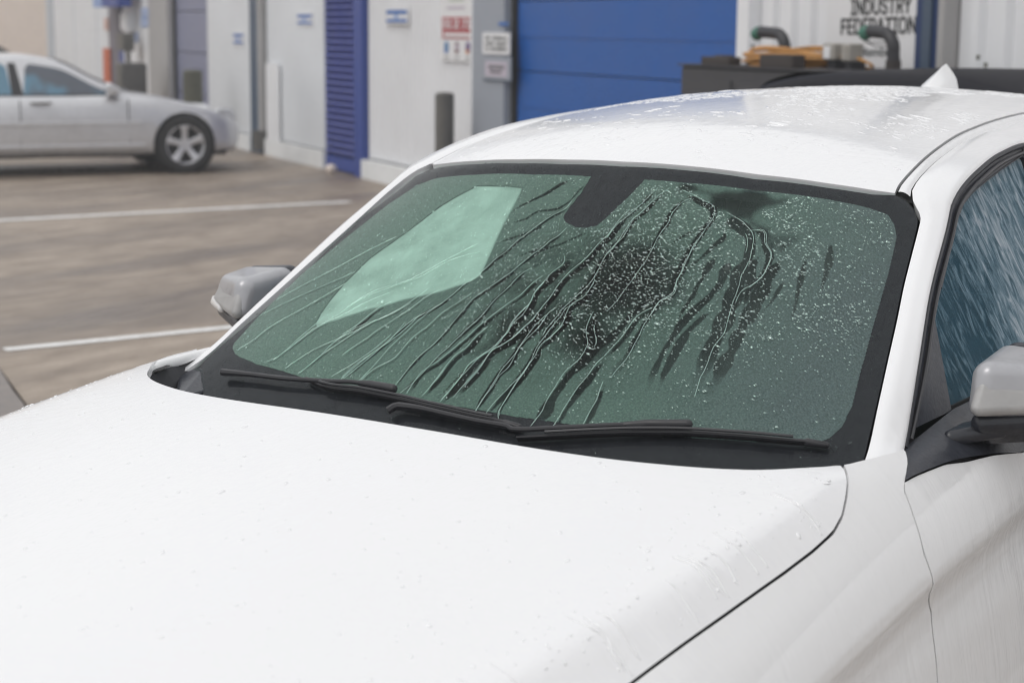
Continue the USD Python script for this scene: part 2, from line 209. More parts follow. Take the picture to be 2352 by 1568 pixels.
# ------------------------------------------------------------------ measured curves (metres: x, y on a surface; t, z on the facade)
B = {'glass_left':[[-0.672,0.7079],[-0.7666,0.6857],[-0.8504,0.6652],[-0.9378,0.6441],[-1.0132,0.6246],[-1.0804,0.6096],[-1.1498,0.5942],[-1.1696,0.5875],[-1.1875,0.5722],[-1.1975,0.5543],[-1.1995,0.5311]],'glass_top':[[-1.1785,0.4929],[-1.1556,0.4151],[-1.1257,0.2793],[-1.1136,0.1372],[-1.1063,-0.0017],[-1.1112,-0.1406],[-1.1255,-0.2556],[-1.1509,-0.3827],[-1.1828,-0.4982]],'glass_right':[[-1.1857,-0.5327],[-1.1844,-0.5599],[-1.1404,-0.5785],[-1.0974,-0.6045],[-1.0471,-0.6389],[-0.8788,-0.6425],[-0.7631,-0.6806],[-0.7079,-0.7035],[-0.682,-0.7107]],'clear':[[-0.6671,0.6291],[-0.6814,0.6402],[-0.7072,0.6487],[-0.7519,0.6459],[-0.8089,0.6326],[-0.9152,0.6105],[-1.028,0.5879],[-1.1085,0.5681],[-1.131,0.554],[-1.1445,0.5364],[-1.14,0.4956],[-1.1255,0.4294],[-1.0953,0.295],[-1.0787,0.1496],[-1.0733,0.0656],[-1.0715,-0.0478],[-1.0809,-0.1904],[-1.1056,-0.3505],[-1.131,-0.4735],[-1.1273,-0.5173],[-1.0845,-0.5627],[-1.0036,-0.6024],[-0.8975,-0.6458],[-0.7661,-0.6597],[-0.7119,-0.6596],[-0.6993,-0.6506],[-0.6783,-0.6248],[-0.6655,-0.6007],[-0.6377,-0.5311],[-0.5965,-0.3861],[-0.5702,-0.2356],[-0.56,-0.1051],[-0.5548,0.0125],[-0.5547,0.1178],[-0.5636,0.2351],[-0.5763,0.3356],[-0.601,0.4457],[-0.6299,0.5413]],'housing':[[-1.0801,-0.0552],[-1.0896,0.0715],[-1.0717,0.0704],[-1.0275,0.06],[-0.9803,0.0452],[-0.9568,0.0356],[-0.9494,0.0161],[-0.9492,-0.0099],[-0.9591,-0.0376],[-0.9723,-0.0539],[-0.993,-0.0552],[-1.0352,-0.0521]],'sheet':[[-1.074,-0.3227],[-1.0527,-0.1971],[-1.0207,-0.1891],[-0.9821,-0.1819],[-0.9501,-0.1761],[-0.9073,-0.1653],[-0.8627,-0.1529],[-0.8314,-0.1455],[-0.8205,-0.1496],[-0.8081,-0.172],[-0.7891,-0.2109],[-0.7815,-0.2424],[-0.7707,-0.288],[-0.7562,-0.3258],[-0.7529,-0.3516],[-0.7374,-0.3994],[-0.7228,-0.4475],[-0.7222,-0.4613],[-0.7483,-0.474],[-0.797,-0.4804],[-0.8432,-0.4786],[-0.9017,-0.4669],[-0.9394,-0.4384],[-0.9877,-0.4061],[-1.0275,-0.384],[-1.052,-0.3563]],'tracks':[[0.0064,1,[[-1.0104,-0.0567],[-0.9947,-0.057],[-0.9786,-0.0724],[-0.9627,-0.0852],[-0.9441,-0.0963],[-0.9285,-0.1041],[-0.9074,-0.1158],[-0.8838,-0.1232],[-0.8657,-0.1342],[-0.8465,-0.1391],[-0.8273,-0.1491],[-0.8028,-0.1656],[-0.7705,-0.1764],[-0.7463,-0.1954],[-0.7197,-0.2229],[-0.6907,-0.2354],[-0.6621,-0.2452],[-0.6414,-0.2529],[-0.6105,-0.2658],[-0.585,-0.2799]]],[0.0064,1,[[-0.946,-0.0261],[-0.9276,-0.032],[-0.9132,-0.0429],[-0.8965,-0.0473],[-0.8768,-0.0596],[-0.8545,-0.0702],[-0.8354,-0.0777],[-0.8133,-0.0907],[-0.7913,-0.1061],[-0.7644,-0.1204],[-0.7382,-0.1224],[-0.6711,-0.1327],[-0.6351,-0.147],[-0.5635,-0.1525]]],[0.0095,1,[[-1.0009,0.087],[-0.9583,0.0782],[-0.9391,0.0775],[-0.9164,0.0694],[-0.892,0.0673],[-0.8673,0.0608],[-0.8449,0.0505],[-0.8155,0.0448],[-0.7923,0.0451],[-0.7665,0.0424],[-0.7383,0.039],[-0.7172,0.0312],[-0.6967,0.0256],[-0.6779,0.014],[-0.664,0.0016],[-0.6225,-0.0012],[-0.5618,-0.0116]]],[0.0117,1,[[-0.8834,0.0187],[-0.863,0.0267],[-0.838,0.0156],[-0.8247,0.0143],[-0.7902,0.0073],[-0.7677,0.0123],[-0.747,0.0089],[-0.7238,0.0049],[-0.7043,0.0083],[-0.6866,0.0056],[-0.6772,0.0048],[-0.6475,-0.0137],[-0.6266,-0.026],[-0.5814,-0.0232],[-0.5545,-0.0306]]],[0.0085,1,[[-0.9702,0.1028],[-0.9404,0.1036],[-0.9179,0.0977],[-0.8908,0.0948],[-0.8544,0.0978],[-0.831,0.0978],[-0.8095,0.0921],[-0.7855,0.0856],[-0.7641,0.0777],[-0.7438,0.0763],[-0.7208,0.0721],[-0.7063,0.0744]]],[0.0085,1,[[-0.8473,0.1022],[-0.8278,0.1094],[-0.8021,0.1087],[-0.7744,0.095],[-0.7597,0.0972],[-0.7406,0.1022],[-0.7176,0.098],[-0.6996,0.093]]],[0.0085,1,[[-0.7348,0.1026],[-0.7119,0.0983],[-0.6834,0.0884],[-0.6595,0.0899],[-0.6259,0.0886],[-0.6012,0.0816],[-0.5746,0.0762],[-0.5366,0.0694]]],[0.0085,1,[[-0.752,0.0533],[-0.6843,0.0434],[-0.6385,0.0493],[-0.6186,0.0438],[-0.5952,0.0455],[-0.562,0.0424],[-0.5392,0.0441]]],[0.0059,1,[[-0.8308,-0.002],[-0.8169,-0.0102],[-0.7902,-0.0173],[-0.7628,-0.0337],[-0.7411,-0.0463],[-0.7145,-0.0603],[-0.6833,-0.0709],[-0.6292,-0.0946],[-0.6007,-0.1124],[-0.5598,-0.1109]]],[0.0068,1,[[-0.8512,-0.0403],[-0.8288,-0.0556],[-0.8019,-0.0626],[-0.7751,-0.0721],[-0.7309,-0.0767],[-0.7047,-0.086],[-0.6685,-0.098],[-0.6303,-0.1105],[-0.5879,-0.1195],[-0.5603,-0.1324]]],[0.0042,1,[[-0.7824,-0.128],[-0.7608,-0.1436],[-0.7339,-0.163],[-0.7076,-0.1722],[-0.6787,-0.1872],[-0.6352,-0.1943],[-0.6014,-0.2245],[-0.5736,-0.234]]],[0.0032,1,[[-0.7891,-0.2082],[-0.7704,-0.2289],[-0.7464,-0.2429],[-0.7199,-0.2629],[-0.6911,-0.2862],[-0.678,-0.2921],[-0.6598,-0.3074],[-0.6357,-0.3217]]],[0.0064,1,[[-0.7618,-0.3029],[-0.7464,-0.3237],[-0.7305,-0.3331],[-0.7066,-0.3444],[-0.6859,-0.3619]]],[0.0051,0,[[-1.075,-0.1931],[-1.054,-0.1953],[-1.0328,-0.1919]]],[0.003,0,[[-1.0728,-0.1622],[-1.0556,-0.1749],[-1.0355,-0.1883]]],[0.0068,0,[[-1.0707,-0.0844],[-1.0561,-0.1091],[-1.0358,-0.1249],[-1.0159,-0.1487],[-0.9934,-0.1735],[-0.9733,-0.1785]]],[0.0051,0,[[-1.067,-0.0485],[-1.0362,-0.0576],[-1.0131,-0.061],[-0.9925,-0.0813],[-0.9864,-0.1163],[-0.9693,-0.1311],[-0.9555,-0.1639],[-0.9385,-0.1708]]],[0.0085,0,[[-0.9561,-0.0707],[-0.9327,-0.1068],[-0.9212,-0.1303],[-0.9044,-0.1633]]],[0.0068,0,[[-0.9475,0.0355],[-0.9373,0.017],[-0.9098,-0.0155],[-0.8969,-0.0424],[-0.8841,-0.0746],[-0.8692,-0.1031]]],[0.0042,0,[[-0.8792,0.004],[-0.8658,-0.0247],[-0.8478,-0.0506],[-0.845,-0.0995],[-0.8357,-0.1343],[-0.8275,-0.1389]]],[0.0095,1,[[-0.7718,0.0111],[-0.749,0.0115],[-0.7255,0.0052],[-0.708,0.0048],[-0.6883,0.0059],[-0.6654,-0.0003],[-0.6466,-0.0141],[-0.6265,-0.0196],[-0.6044,-0.0235],[-0.5729,-0.0278],[-0.5513,-0.0317]]],[0.0081,1,[[-0.7713,0.0648],[-0.7549,0.0562],[-0.7276,0.0572],[-0.7018,0.0501],[-0.6788,0.0438],[-0.6519,0.0427],[-0.6254,0.0416],[-0.5829,0.0421],[-0.5392,0.0441]]],[0.0089,1,[[-0.7844,0.0997],[-0.7665,0.0824],[-0.7439,0.0825],[-0.7091,0.0812],[-0.6893,0.0798],[-0.6394,0.0843],[-0.597,0.0845],[-0.5557,0.0867],[-0.5371,0.0971]]],[0.0159,1,[[-0.7733,0.1492],[-0.7495,0.1545],[-0.7316,0.1633],[-0.7062,0.1813],[-0.6844,0.181],[-0.6621,0.1767],[-0.642,0.171],[-0.6138,0.1707],[-0.5837,0.1696],[-0.5704,0.1714],[-0.5364,0.171]]],[0.0102,1,[[-0.6864,0.2209],[-0.6681,0.2139],[-0.6418,0.2121],[-0.6199,0.2077],[-0.5853,0.207],[-0.5406,0.2087]]],[0.0085,1,[[-0.6454,0.2459],[-0.6119,0.2507],[-0.5791,0.2555],[-0.5505,0.2579]]],[0.0089,1,[[-0.7104,-0.0411],[-0.687,-0.0496],[-0.6642,-0.0535],[-0.6408,-0.0666],[-0.5967,-0.0695],[-0.5747,-0.0733],[-0.5578,-0.0757]]],[0.0064,0,[[-0.636,-0.0214],[-0.6127,-0.0343],[-0.5904,-0.0404],[-0.5563,-0.0475]]],[0.0038,1,[[-0.7135,-0.2325],[-0.6716,-0.2351],[-0.6379,-0.2566],[-0.6108,-0.275],[-0.5866,-0.2823]]],[0.003,1,[[-0.7589,-0.1769],[-0.7216,-0.2018],[-0.6875,-0.213],[-0.6538,-0.2241],[-0.613,-0.2293],[-0.5726,-0.2395]]],[0.0081,1,[[-1.0523,0.1862],[-1.0318,0.169],[-1.0078,0.1654],[-0.9793,0.1702],[-0.95,0.17],[-0.9093,0.1737],[-0.8843,0.1743],[-0.8562,0.174],[-0.8313,0.172],[-0.8097,0.171],[-0.7784,0.1648]]],[0.0096,1,[[-1.06,0.1589],[-1.0468,0.2064],[-1.0383,0.2393],[-1.011,0.2485],[-0.9905,0.2457],[-0.9515,0.245],[-0.911,0.2481],[-0.89,0.2517],[-0.8686,0.2528],[-0.8433,0.2616],[-0.818,0.2461],[-0.7973,0.2472],[-0.7704,0.2466],[-0.7275,0.2502],[-0.6904,0.2508],[-0.6558,0.2476]]],[0.0066,1,[[-1.0617,0.1319],[-1.0361,0.1203],[-1.0048,0.1123],[-0.9734,0.1017],[-0.9504,0.1008],[-0.9118,0.1009],[-0.8919,0.0956]]],[0.0066,1,[[-1.0608,0.1061],[-1.0257,0.0972],[-0.9946,0.0892],[-0.9698,0.0776],[-0.9301,0.0724]]],[0.019,1,[[-1.0263,0.2681],[-1.0164,0.3011],[-1.0056,0.3287],[-0.9849,0.3449],[-0.9524,0.3538],[-0.904,0.3604],[-0.8736,0.3712],[-0.8413,0.3751],[-0.8187,0.3794],[-0.7873,0.3832],[-0.7532,0.3861],[-0.7181,0.3924],[-0.6835,0.3986],[-0.6603,0.4038]]],[0.0089,1,[[-1.0077,0.3303],[-1.0135,0.3518],[-0.9902,0.3692],[-0.9717,0.3893],[-0.9299,0.3974],[-0.9056,0.3914],[-0.8793,0.3787],[-0.8554,0.3808]]],[0.019,0,[[-0.9741,0.4121],[-0.9438,0.4088],[-0.9122,0.4091],[-0.8794,0.4128],[-0.8496,0.4152],[-0.8079,0.4163],[-0.7654,0.4208],[-0.7285,0.4225],[-0.6901,0.4255],[-0.6584,0.4302]]],[0.0096,0,[[-0.9997,0.4496],[-0.9671,0.4576],[-0.9211,0.4698],[-0.8796,0.4825],[-0.8482,0.4879]]],[0.0096,0,[[-1.0506,0.4726],[-0.9965,0.493],[-0.973,0.499],[-0.9373,0.5057],[-0.9233,0.5098]]],[0.0096,0,[[-0.9421,0.3024],[-0.912,0.2969],[-0.875,0.2982],[-0.8419,0.3003],[-0.8145,0.2995],[-0.7862,0.3047]]],[0.0132,0,[[-0.9439,0.3285],[-0.9186,0.3285],[-0.8863,0.3351],[-0.8602,0.3305],[-0.8199,0.3179],[-0.7882,0.3116],[-0.7527,0.3104],[-0.7153,0.3107],[-0.6701,0.3184],[-0.6403,0.3228]]],[0.0076,0,[[-0.9992,0.2771],[-0.9837,0.2909],[-0.9586,0.2825],[-0.927,0.2723],[-0.8906,0.2541]]],[0.0091,0,[[-1.0002,0.3124],[-0.9769,0.311]]],[0.0081,0,[[-0.9921,0.2393],[-0.971,0.2201],[-0.9481,0.205],[-0.9299,0.1956]]],[0.0152,0,[[-0.9659,0.3736],[-0.9447,0.3685],[-0.9005,0.3861],[-0.8448,0.4021]]],[0.0121,0,[[-0.8306,0.3519],[-0.8016,0.336],[-0.7758,0.3292],[-0.7411,0.3302],[-0.6858,0.3355],[-0.6469,0.3449]]],[0.0132,0,[[-0.8348,0.2282],[-0.8057,0.2204],[-0.7738,0.2118],[-0.7367,0.204],[-0.7052,0.1931],[-0.6573,0.1955]]],[0.0081,1,[[-0.8031,0.2466],[-0.7784,0.231],[-0.7304,0.2268],[-0.691,0.2182]]],[0.0101,0,[[-0.9392,0.4374],[-0.8921,0.4376],[-0.8461,0.43]]],[0.0035,1,[[-0.9491,-0.4331],[-0.9237,-0.4849],[-0.8904,-0.5345],[-0.8537,-0.6011],[-0.8246,-0.6472]]],[0.0035,1,[[-0.8597,-0.4683],[-0.8312,-0.5437],[-0.8111,-0.5963],[-0.7814,-0.6571]]],[0.0035,1,[[-0.8277,-0.4652],[-0.8051,-0.4919],[-0.7826,-0.5187],[-0.7641,-0.545],[-0.7457,-0.5715],[-0.7295,-0.5883],[-0.7011,-0.6021],[-0.6783,-0.6245]]],[0.0035,1,[[-0.7884,-0.3253],[-0.7664,-0.369],[-0.7403,-0.4026],[-0.7118,-0.4452],[-0.6743,-0.4693],[-0.6371,-0.4932]]],[0.0035,1,[[-0.7601,-0.2547],[-0.7294,-0.2872],[-0.7068,-0.3365],[-0.6802,-0.3651],[-0.6513,-0.4099],[-0.6115,-0.4418]]],[0.0035,1,[[-0.795,-0.2391],[-0.7465,-0.2723],[-0.703,-0.3299],[-0.6666,-0.372],[-0.6357,-0.3789],[-0.5987,-0.3984]]],[0.0035,1,[[-0.8799,-0.1794],[-0.8598,-0.2376],[-0.8218,-0.2797],[-0.8,-0.3341],[-0.7754,-0.387],[-0.7415,-0.4145],[-0.7019,-0.4554],[-0.6566,-0.4728]]],[0.0035,1,[[-0.9022,-0.1984],[-0.8568,-0.2529],[-0.8127,-0.3082],[-0.7956,-0.3666],[-0.7554,-0.4074]]],[0.0035,1,[[-0.7379,-0.4482],[-0.689,-0.4705],[-0.6402,-0.4884],[-0.6318,-0.5109]]],[0.0035,1,[[-0.7196,-0.3076],[-0.6793,-0.3466],[-0.6322,-0.3797],[-0.5986,-0.3947]]],[0.0035,1,[[-0.684,-0.2455],[-0.6301,-0.2725],[-0.5901,-0.3099]]],[0.0035,1,[[-0.7319,-0.2131],[-0.6706,-0.2353],[-0.6435,-0.2555],[-0.5804,-0.2847]]]],'dark':[[[-0.9071,0.1296],[-0.9104,0.1788],[-0.8986,0.2108],[-0.88,0.2491],[-0.8533,0.2532],[-0.8195,0.2398],[-0.7993,0.2187],[-0.7736,0.1844],[-0.7648,0.1565],[-0.8309,0.1044],[-0.8776,0.1044]],[[-1.0768,0.1495],[-1.0798,0.1882],[-1.0862,0.2417],[-1.0972,0.3061],[-1.1052,0.3436],[-1.1087,0.3748],[-1.0878,0.3523],[-1.0633,0.3318],[-1.0478,0.326],[-1.0264,0.3507],[-1.0072,0.3794],[-0.9843,0.3883],[-1.0127,0.3495],[-1.0207,0.3044],[-1.0292,0.2666],[-1.0426,0.2426],[-1.0587,0.1998]],[[-1.0141,0.3624],[-1.0215,0.399],[-1.0354,0.4322],[-1.0012,0.4224],[-0.9823,0.4],[-0.9919,0.3737]],[[-0.7811,0.1631],[-0.7222,0.199],[-0.6925,0.1851],[-0.6926,0.1389],[-0.7284,0.1349],[-0.7664,0.1393]],[[-0.7568,-0.0084],[-0.727,-0.0032],[-0.6883,0.0059],[-0.668,-0.0192],[-0.7053,-0.0179],[-0.7382,-0.0156]]],'wiper1_arm':[[-0.6023,-0.5831],[-0.5882,-0.5026],[-0.5723,-0.4013],[-0.5646,-0.2893],[-0.5635,-0.2201],[-0.5558,-0.1345]],'wiper1_blade':[[-0.5766,-0.3548],[-0.5542,-0.2721],[-0.5498,-0.2008],[-0.5407,-0.1026],[-0.535,-0.0491],[-0.5319,-0.0032],[-0.5284,0.0611],[-0.5277,0.1128],[-0.5264,0.1504]],'wiper2_arm':[[-0.5114,-0.1128],[-0.5234,-0.0995],[-0.5237,-0.0554],[-0.5198,0.0079],[-0.517,0.0737],[-0.5181,0.1376],[-0.5148,0.1447],[-0.5333,0.2202],[-0.5561,0.2916],[-0.5795,0.3615],[-0.6022,0.4308]],'wiper2_blade':[[-0.5051,0.16],[-0.5246,0.2258],[-0.5475,0.2969],[-0.5705,0.3668],[-0.595,0.4456],[-0.6194,0.5284],[-0.6401,0.5961],[-0.6512,0.6266],[-0.6575,0.6491]],'hood_trail':[[-0.3845,-0.4005],[-0.3422,-0.2695],[-0.3065,-0.0935],[-0.2929,0.0539],[-0.2982,0.1934],[-0.3058,0.2832],[-0.3291,0.4067],[-0.3795,0.5385],[-0.4387,0.6312],[-0.5005,0.687],[-0.5342,0.7144]],'seam':[[-0.5506,0.7216],[-0.5501,0.7261],[-0.5303,0.7403],[-0.5103,0.7547],[-0.4739,0.7735],[-0.4307,0.7917],[-0.386,0.8019],[-0.3158,0.804],[-0.2277,0.8015],[-0.1481,0.7971],[-0.0726,0.7928],[0.0322,0.7856],[0.1449,0.7787]],'fender_top':[[-0.5543,0.7279],[-0.6126,0.7458],[-0.6853,0.7614]],'door_seam':[[-0.6348,0.8049],[-0.6201,0.8177],[-0.5976,0.8654],[-0.5857,0.9135],[-0.5978,0.9729],[-0.6359,1.0323],[-0.6253,1.1004],[-0.6185,1.1372]],'door_top':[[-0.6362,0.8062],[-0.6774,0.809],[-0.7835,0.8213],[-0.9469,0.86],[-1.0696,0.8948]],'trim_out':[[-0.753,0.9782],[-0.8945,1.0839],[-1.0334,1.1883],[-1.197,1.2867],[-1.2485,1.3218],[-1.3121,1.3466],[-1.4151,1.3729],[-1.5618,1.3986],[-1.7091,1.4099]],'glass_side':[[-1.0394,1.1497],[-1.0983,1.181],[-1.2354,1.2679],[-1.2597,1.2847],[-1.3239,1.3162],[-1.3863,1.3328],[-1.4539,1.3455],[-1.5649,1.3646],[-1.6845,1.382]],'sail':[[-1.0394,1.1497],[-0.9901,0.9763]],'roof_seam':[[-1.2001,0.5308],[-1.2279,0.5235],[-1.3378,0.5135],[-1.4853,0.5001],[-1.6886,0.4851],[-1.8751,0.4789]],'rail_seam':[[-1.199,0.5586],[-1.2407,0.5474],[-1.3411,0.5354],[-1.4748,0.5249],[-1.6166,0.5163]],'fin':[[-2.2822,0.2122]],'roof_seam_r':[[-1.1623,-0.5155],[-1.2214,-0.5088],[-1.3786,-0.5013],[-1.5163,-0.4745]],'F':{'c_far':-17.892,'col0a':-12.273,'col0b':-11.129,'pier0a':-9.05,'pier0b':-7.693,'door0b':-5.397,'post_a':-3.083,'post_b':-2.572,'post_c':-2.394,'seam1':-1.759,'shut_a':0.034,'shut_s':1.11,'shut_b':1.37,'corr_b':4.501,'pier_b':5.367,'door_b':9.259,'sign_a':10.33,'sign_b':11.257,'navy_b':11.499,'end':13.288},'G':{'small1':[[-3.894,1.506],[-3.423,1.38]],'small2':[[-0.975,1.752],[-0.412,1.641]],'small3':[[2.091,1.789],[2.7,1.666]],'red':[[3.6,2.045],[4.441,1.308]],'redblock':[[3.65,1.717],[4.452,1.515]],'vis':[[4.815,1.58],[5.524,1.391]],'grey':[[4.818,1.375],[5.529,1.17]],'ind':[[10.3,2.138],[11.305,1.423]],'t1':[[-9.553,1.867],[-9.025,1.729]],'t2':[[-9.605,1.715],[-9.042,1.579]],'t3':[[-10.509,1.473],[-9.883,1.33]],'wbox':[[-10.606,1.801],[-10.025,1.504]],'ebox':[[-10.208,1.474],[-9.46,1.188]],'orange':[[-12.645,1.192],[-12.076,0.621]],'pink':[[-12.527,1.717],[-12.173,1.507]],'topblue':[[-10.88,2.229],[-9.558,1.892]],'toplight':[[-11.856,2.244],[-10.929,1.9]],'boltlabel':[[5.249,1.677],[5.507,1.64]],'indtext':[[11.647,1.805],[11.647,1.802]]},'ground':{'l1a':[-8.035,-10.224],'l1b':[-11.333,-8.887],'l2a':[-4.135,-5.351],'l2b':[-5.41,-4.883],'wheel':[-12.756,-12.335],'pt0':[-3.834,-5.035],'pt1':[-3.277,-4.236],'pt2':[-3.512,-4.233],'pt3':[-3.314,-4.264],'p4':[-3.8,-4.259]},'wl_box':[[9.759,1.387],[12.297,1.436]],'H':{'p1b':[10.525,1.458],'p1t':[10.428,1.569],'p1e':[10.179,1.626],'p2b':[11.663,1.42],'p2e':[11.35,1.647],'lump':[9.452,1.4],'bar1':[9.996,1.412],'bar2':[10.684,1.414],'coilL':[10.128,1.431],'coilR':[11.478,1.459],'coilT':[10.798,1.496],'plug1':[11.19,1.5],'plug2':[11.375,1.479],'bol1':[4.621,0.695],'bol2':[-4.055,0.829],'bin':[-7.952,0.803],'stone':[1.077,0.035],'gap':[[-2.228,1.4],[-2.667,1.394]]}}
# ---- surfaces of the white car (x forward, y left, z up; the front axle is x = 0)
def crease(x):
    u = np.clip(np.asarray(x, float), -3.2, .95) + .65
    y = .747 - .0233*u - .0492*u*u
    z = .989 - .0728*u - .0367*u*u
    back = np.clip(-u - .2, 0, 3)
    y = y + back*.05 - .0*back; z = z + back*.055
    y = np.where(u < -.2, np.maximum(y, .75 - .035*np.clip(-u-1.6, 0, 2)**2), y)
    z = np.clip(z, 0, 1.03)
    return y, z
def _profile_grid():
    xs = np.linspace(-3.2, .95, 167); Q = np.arange(0, 1.9, .004)
    Y = np.zeros((len(xs), len(Q))); Z = Y.copy(); QC = np.zeros(len(xs)); QK = QC.copy()
    from scipy.interpolate import PchipInterpolator as PI
    from scipy.ndimage import gaussian_filter1d as gf
    for i, x in enumerate(xs):
        yc, zc = crease(x)
        zk = float(np.interp(x, [-3, -1.013, -.59, -.222, .3, .95], [.87, .829, .804, .765, .70, .60]))
        s = np.linspace(0, 1, 120)
        ty = s*yc; tz = zc + .05*(1 - s**2)
        nar = .0 if x < .25 else .28*(x-.25)**2
        wide = .862 - nar - (.05*(x+2)**2 if x < -2 else 0)
        cp = np.array([[yc, zc], [yc+.05, zc-.046], [(yc+.05)*.35+wide*.65-.004, (zc-.046)*.5+zk*.5+.012], [wide, zk]])
        cp[1, 0] = min(cp[1, 0], wide-.03); cp[2, 0] = max(cp[2, 0], cp[1, 0]+.012)
        p = np.linspace(0, 3, 90)[1:]
        fy = PI(np.arange(4), cp[:, 0]); fz = PI(np.arange(4), cp[:, 1])
        lo = np.array([[wide, zk], [wide-.019, zk-.05], [wide+.002, zk-.15], [wide+.02, .52], [wide+.004, .33], [wide-.05, .22], [wide-.2, .20]])
        pl = np.linspace(0, 6, 200)[1:]
        gy = PI(np.arange(7), lo[:, 0]); gz = PI(np.arange(7), lo[:, 1])
        py = np.r_[ty, fy(p), gy(pl)]; pz = np.r_[tz, fz(p), gz(pl)]
        a = np.r_[0, np.cumsum(np.hypot(np.diff(py), np.diff(pz)))]
        QC[i] = a[119]; QK[i] = a[119+89]
        yy = np.interp(Q, a, py); zz = np.interp(Q, a, pz)
        ym = np.r_[-yy[30:0:-1], yy]; zm = np.r_[zz[30:0:-1], zz]
        Y[i] = gf(ym, 2.2)[30:]; Z[i] = gf(zm, 2.2)[30:]
    from scipy.interpolate import RegularGridInterpolator as RG
    return xs, Q, RG((xs, Q), Y, bounds_error=False, fill_value=None), RG((xs, Q), Z, bounds_error=False, fill_value=None), QC, QK
BX, BQ, BY, BZ, BQC, BQK = _profile_grid()
def body(x, q):
    """A point of the body: x along the car, q the distance from the centre line measured over the skin (negative on the right side)."""
    x = np.asarray(x, float); q = np.asarray(q, float); x, q = np.broadcast_arrays(x, q)
    g = np.stack([x, np.abs(q)], -1)
    return np.stack([x, BY(g).reshape(x.shape)*np.sign(q), BZ(g).reshape(x.shape)], -1)
def ee(x):
    return .707 + .3186*(np.asarray(x) + .676)
def W(x, y):
    """Height of the windscreen."""
    x = np.asarray(x, float)
    return .975 - (x + .676)*.691 + .1*(1 - (np.asarray(y)/ee(x))**2)
def wscreen(x, y, off=0.0):
    x = np.asarray(x, float); y = np.asarray(y, float); x, y = np.broadcast_arrays(x, y)
    e = ee(x)
    n = np.stack([.691 - .2*y**2/e**3*.3186, .2*y/e**2, np.ones_like(x)], -1); n /= np.linalg.norm(n, axis=-1, keepdims=True)
    return np.stack([x, y, W(x, y)], -1) + n*off
_zr = None
def R(x, y):
    """Height of the roof."""
    global _zr
    if _zr is None:
        from scipy.interpolate import PchipInterpolator as PI
        k = np.array([(-3.3, 1.39), (-3.1, 1.44), (-2.86, 1.475), (-2.5, 1.494), (-2.1, 1.497), (-1.7, 1.482), (-1.4, 1.451), (-1.197, 1.405), (-1.104, 1.375), (-.95, 1.315)])
        _zr = PI(k[:, 0], k[:, 1])
    x = np.asarray(x, float)
    return _zr(x) - (.073 - .022*np.clip(-x - 1.2, 0, 1))*(np.abs(np.asarray(y))/.56)**2
def U(x, z):
    """Half width of the cabin side above the belt."""
    z = np.asarray(z, float); x = np.asarray(x, float)
    return .736 - .36*(z-1) + .012*np.clip((-x-1.2)/.5, 0, 1) - .03*np.clip(-x-2.0, 0, 2)**2

# ------------------------------------------------------------------ materials of the yard
A2, D2, N2 = np.array([-14.32, -11.63]), np.array([.5406, .8413]), np.array([.84128568, -.5405908])   # facade: a point, along it, out of it
def fac(t, n, z):
    """A point of the yard by its place along the facade, its distance in front of it and its height."""
    t, n, z = np.broadcast_arrays(np.asarray(t, float), np.asarray(n, float), np.asarray(z, float))
    return np.stack([A2[0]+t*D2[0]+n*N2[0], A2[1]+t*D2[1]+n*N2[1], z], -1)
def tofac(m):
    """Carries a mesh from (t, n, z) to the world."""
    m = m.copy(); v = m.vertices.copy(); m.vertices = fac(v[:, 0], v[:, 1], v[:, 2]); m.faces = m.faces[:, ::-1]; return m
def fbox(t0, t1, n0, n1, z0, z1, r=0.0): return tofac(bx(t0, t1, n0, n1, z0, z1, r))

def ground_material():
    return usdkit.material(stage, '/World/Looks/yard_concrete', {
        'tc': ('texture_coordinate', {}), 'rot': ('mapping', {'rotation': (0, 0, .38), 'scale': (.16, 1.0, 1)}), 'rot2': ('mapping', {'rotation': (0, 0, .30), 'scale': (.4, 1.0, 1)}),
        'a': ('noise_texture', {'scale': 1.1, 'detail': 6, 'roughness': .62, 'distortion': .4}), 'b': ('noise_texture', {'scale': 5.5, 'detail': 6, 'roughness': .65}),
        'g': ('noise_texture', {'scale': 60, 'detail': 5, 'roughness': .7}), 'c': ('noise_texture', {'scale': .45, 'detail': 3}),
        'ra': ('rgb_ramp', {'ramp': [(.32, (.13, .10, .080)), (.44, (.25, .20, .160)), (.56, (.39, .325, .265)), (.7, (.48, .41, .345))]}),
        'rb': ('rgb_ramp', {'ramp': [(.32, (.50, .475, .45)), (.7, (1.05, 1.05, 1.05))]}), 'rg': ('rgb_ramp', {'ramp': [(.3, (.8, .8, .8)), (.7, (1.1, 1.1, 1.1))]}),
        'm1': ('mix', {'mix_type': 'multiply', 'fac': .8}), 'm2': ('mix', {'mix_type': 'multiply', 'fac': .8}),
        'rr': ('map_range', {'from_min': .35, 'from_max': .65, 'to_min': .26, 'to_max': .75}), 'bp': ('bump', {'strength': .35, 'distance': .006}),
        'p': ('principled_bsdf', {'specular_ior_level': .35})},
        [('tc.object', 'rot.vector'), ('tc.object', 'rot2.vector'), ('rot.vector', 'a.vector'), ('rot2.vector', 'b.vector'), ('tc.object', 'g.vector'), ('tc.object', 'c.vector'),
         ('a.fac', 'ra.fac'), ('b.fac', 'rb.fac'), ('g.fac', 'rg.fac'), ('ra.color', 'm1.color1'), ('rb.color', 'm1.color2'), ('m1.color', 'm2.color1'), ('rg.color', 'm2.color2'),
         ('m2.color', 'p.base_color'), ('a.fac', 'rr.value'), ('rr.result', 'p.roughness'), ('g.fac', 'bp.height'), ('bp.normal', 'p.normal')], surface='p.BSDF')
M = {}
M['ground'] = ground_material()
M['line'] = mat('worn_line_paint', (.84, .83, .80), .6, var=.18, scale=14)
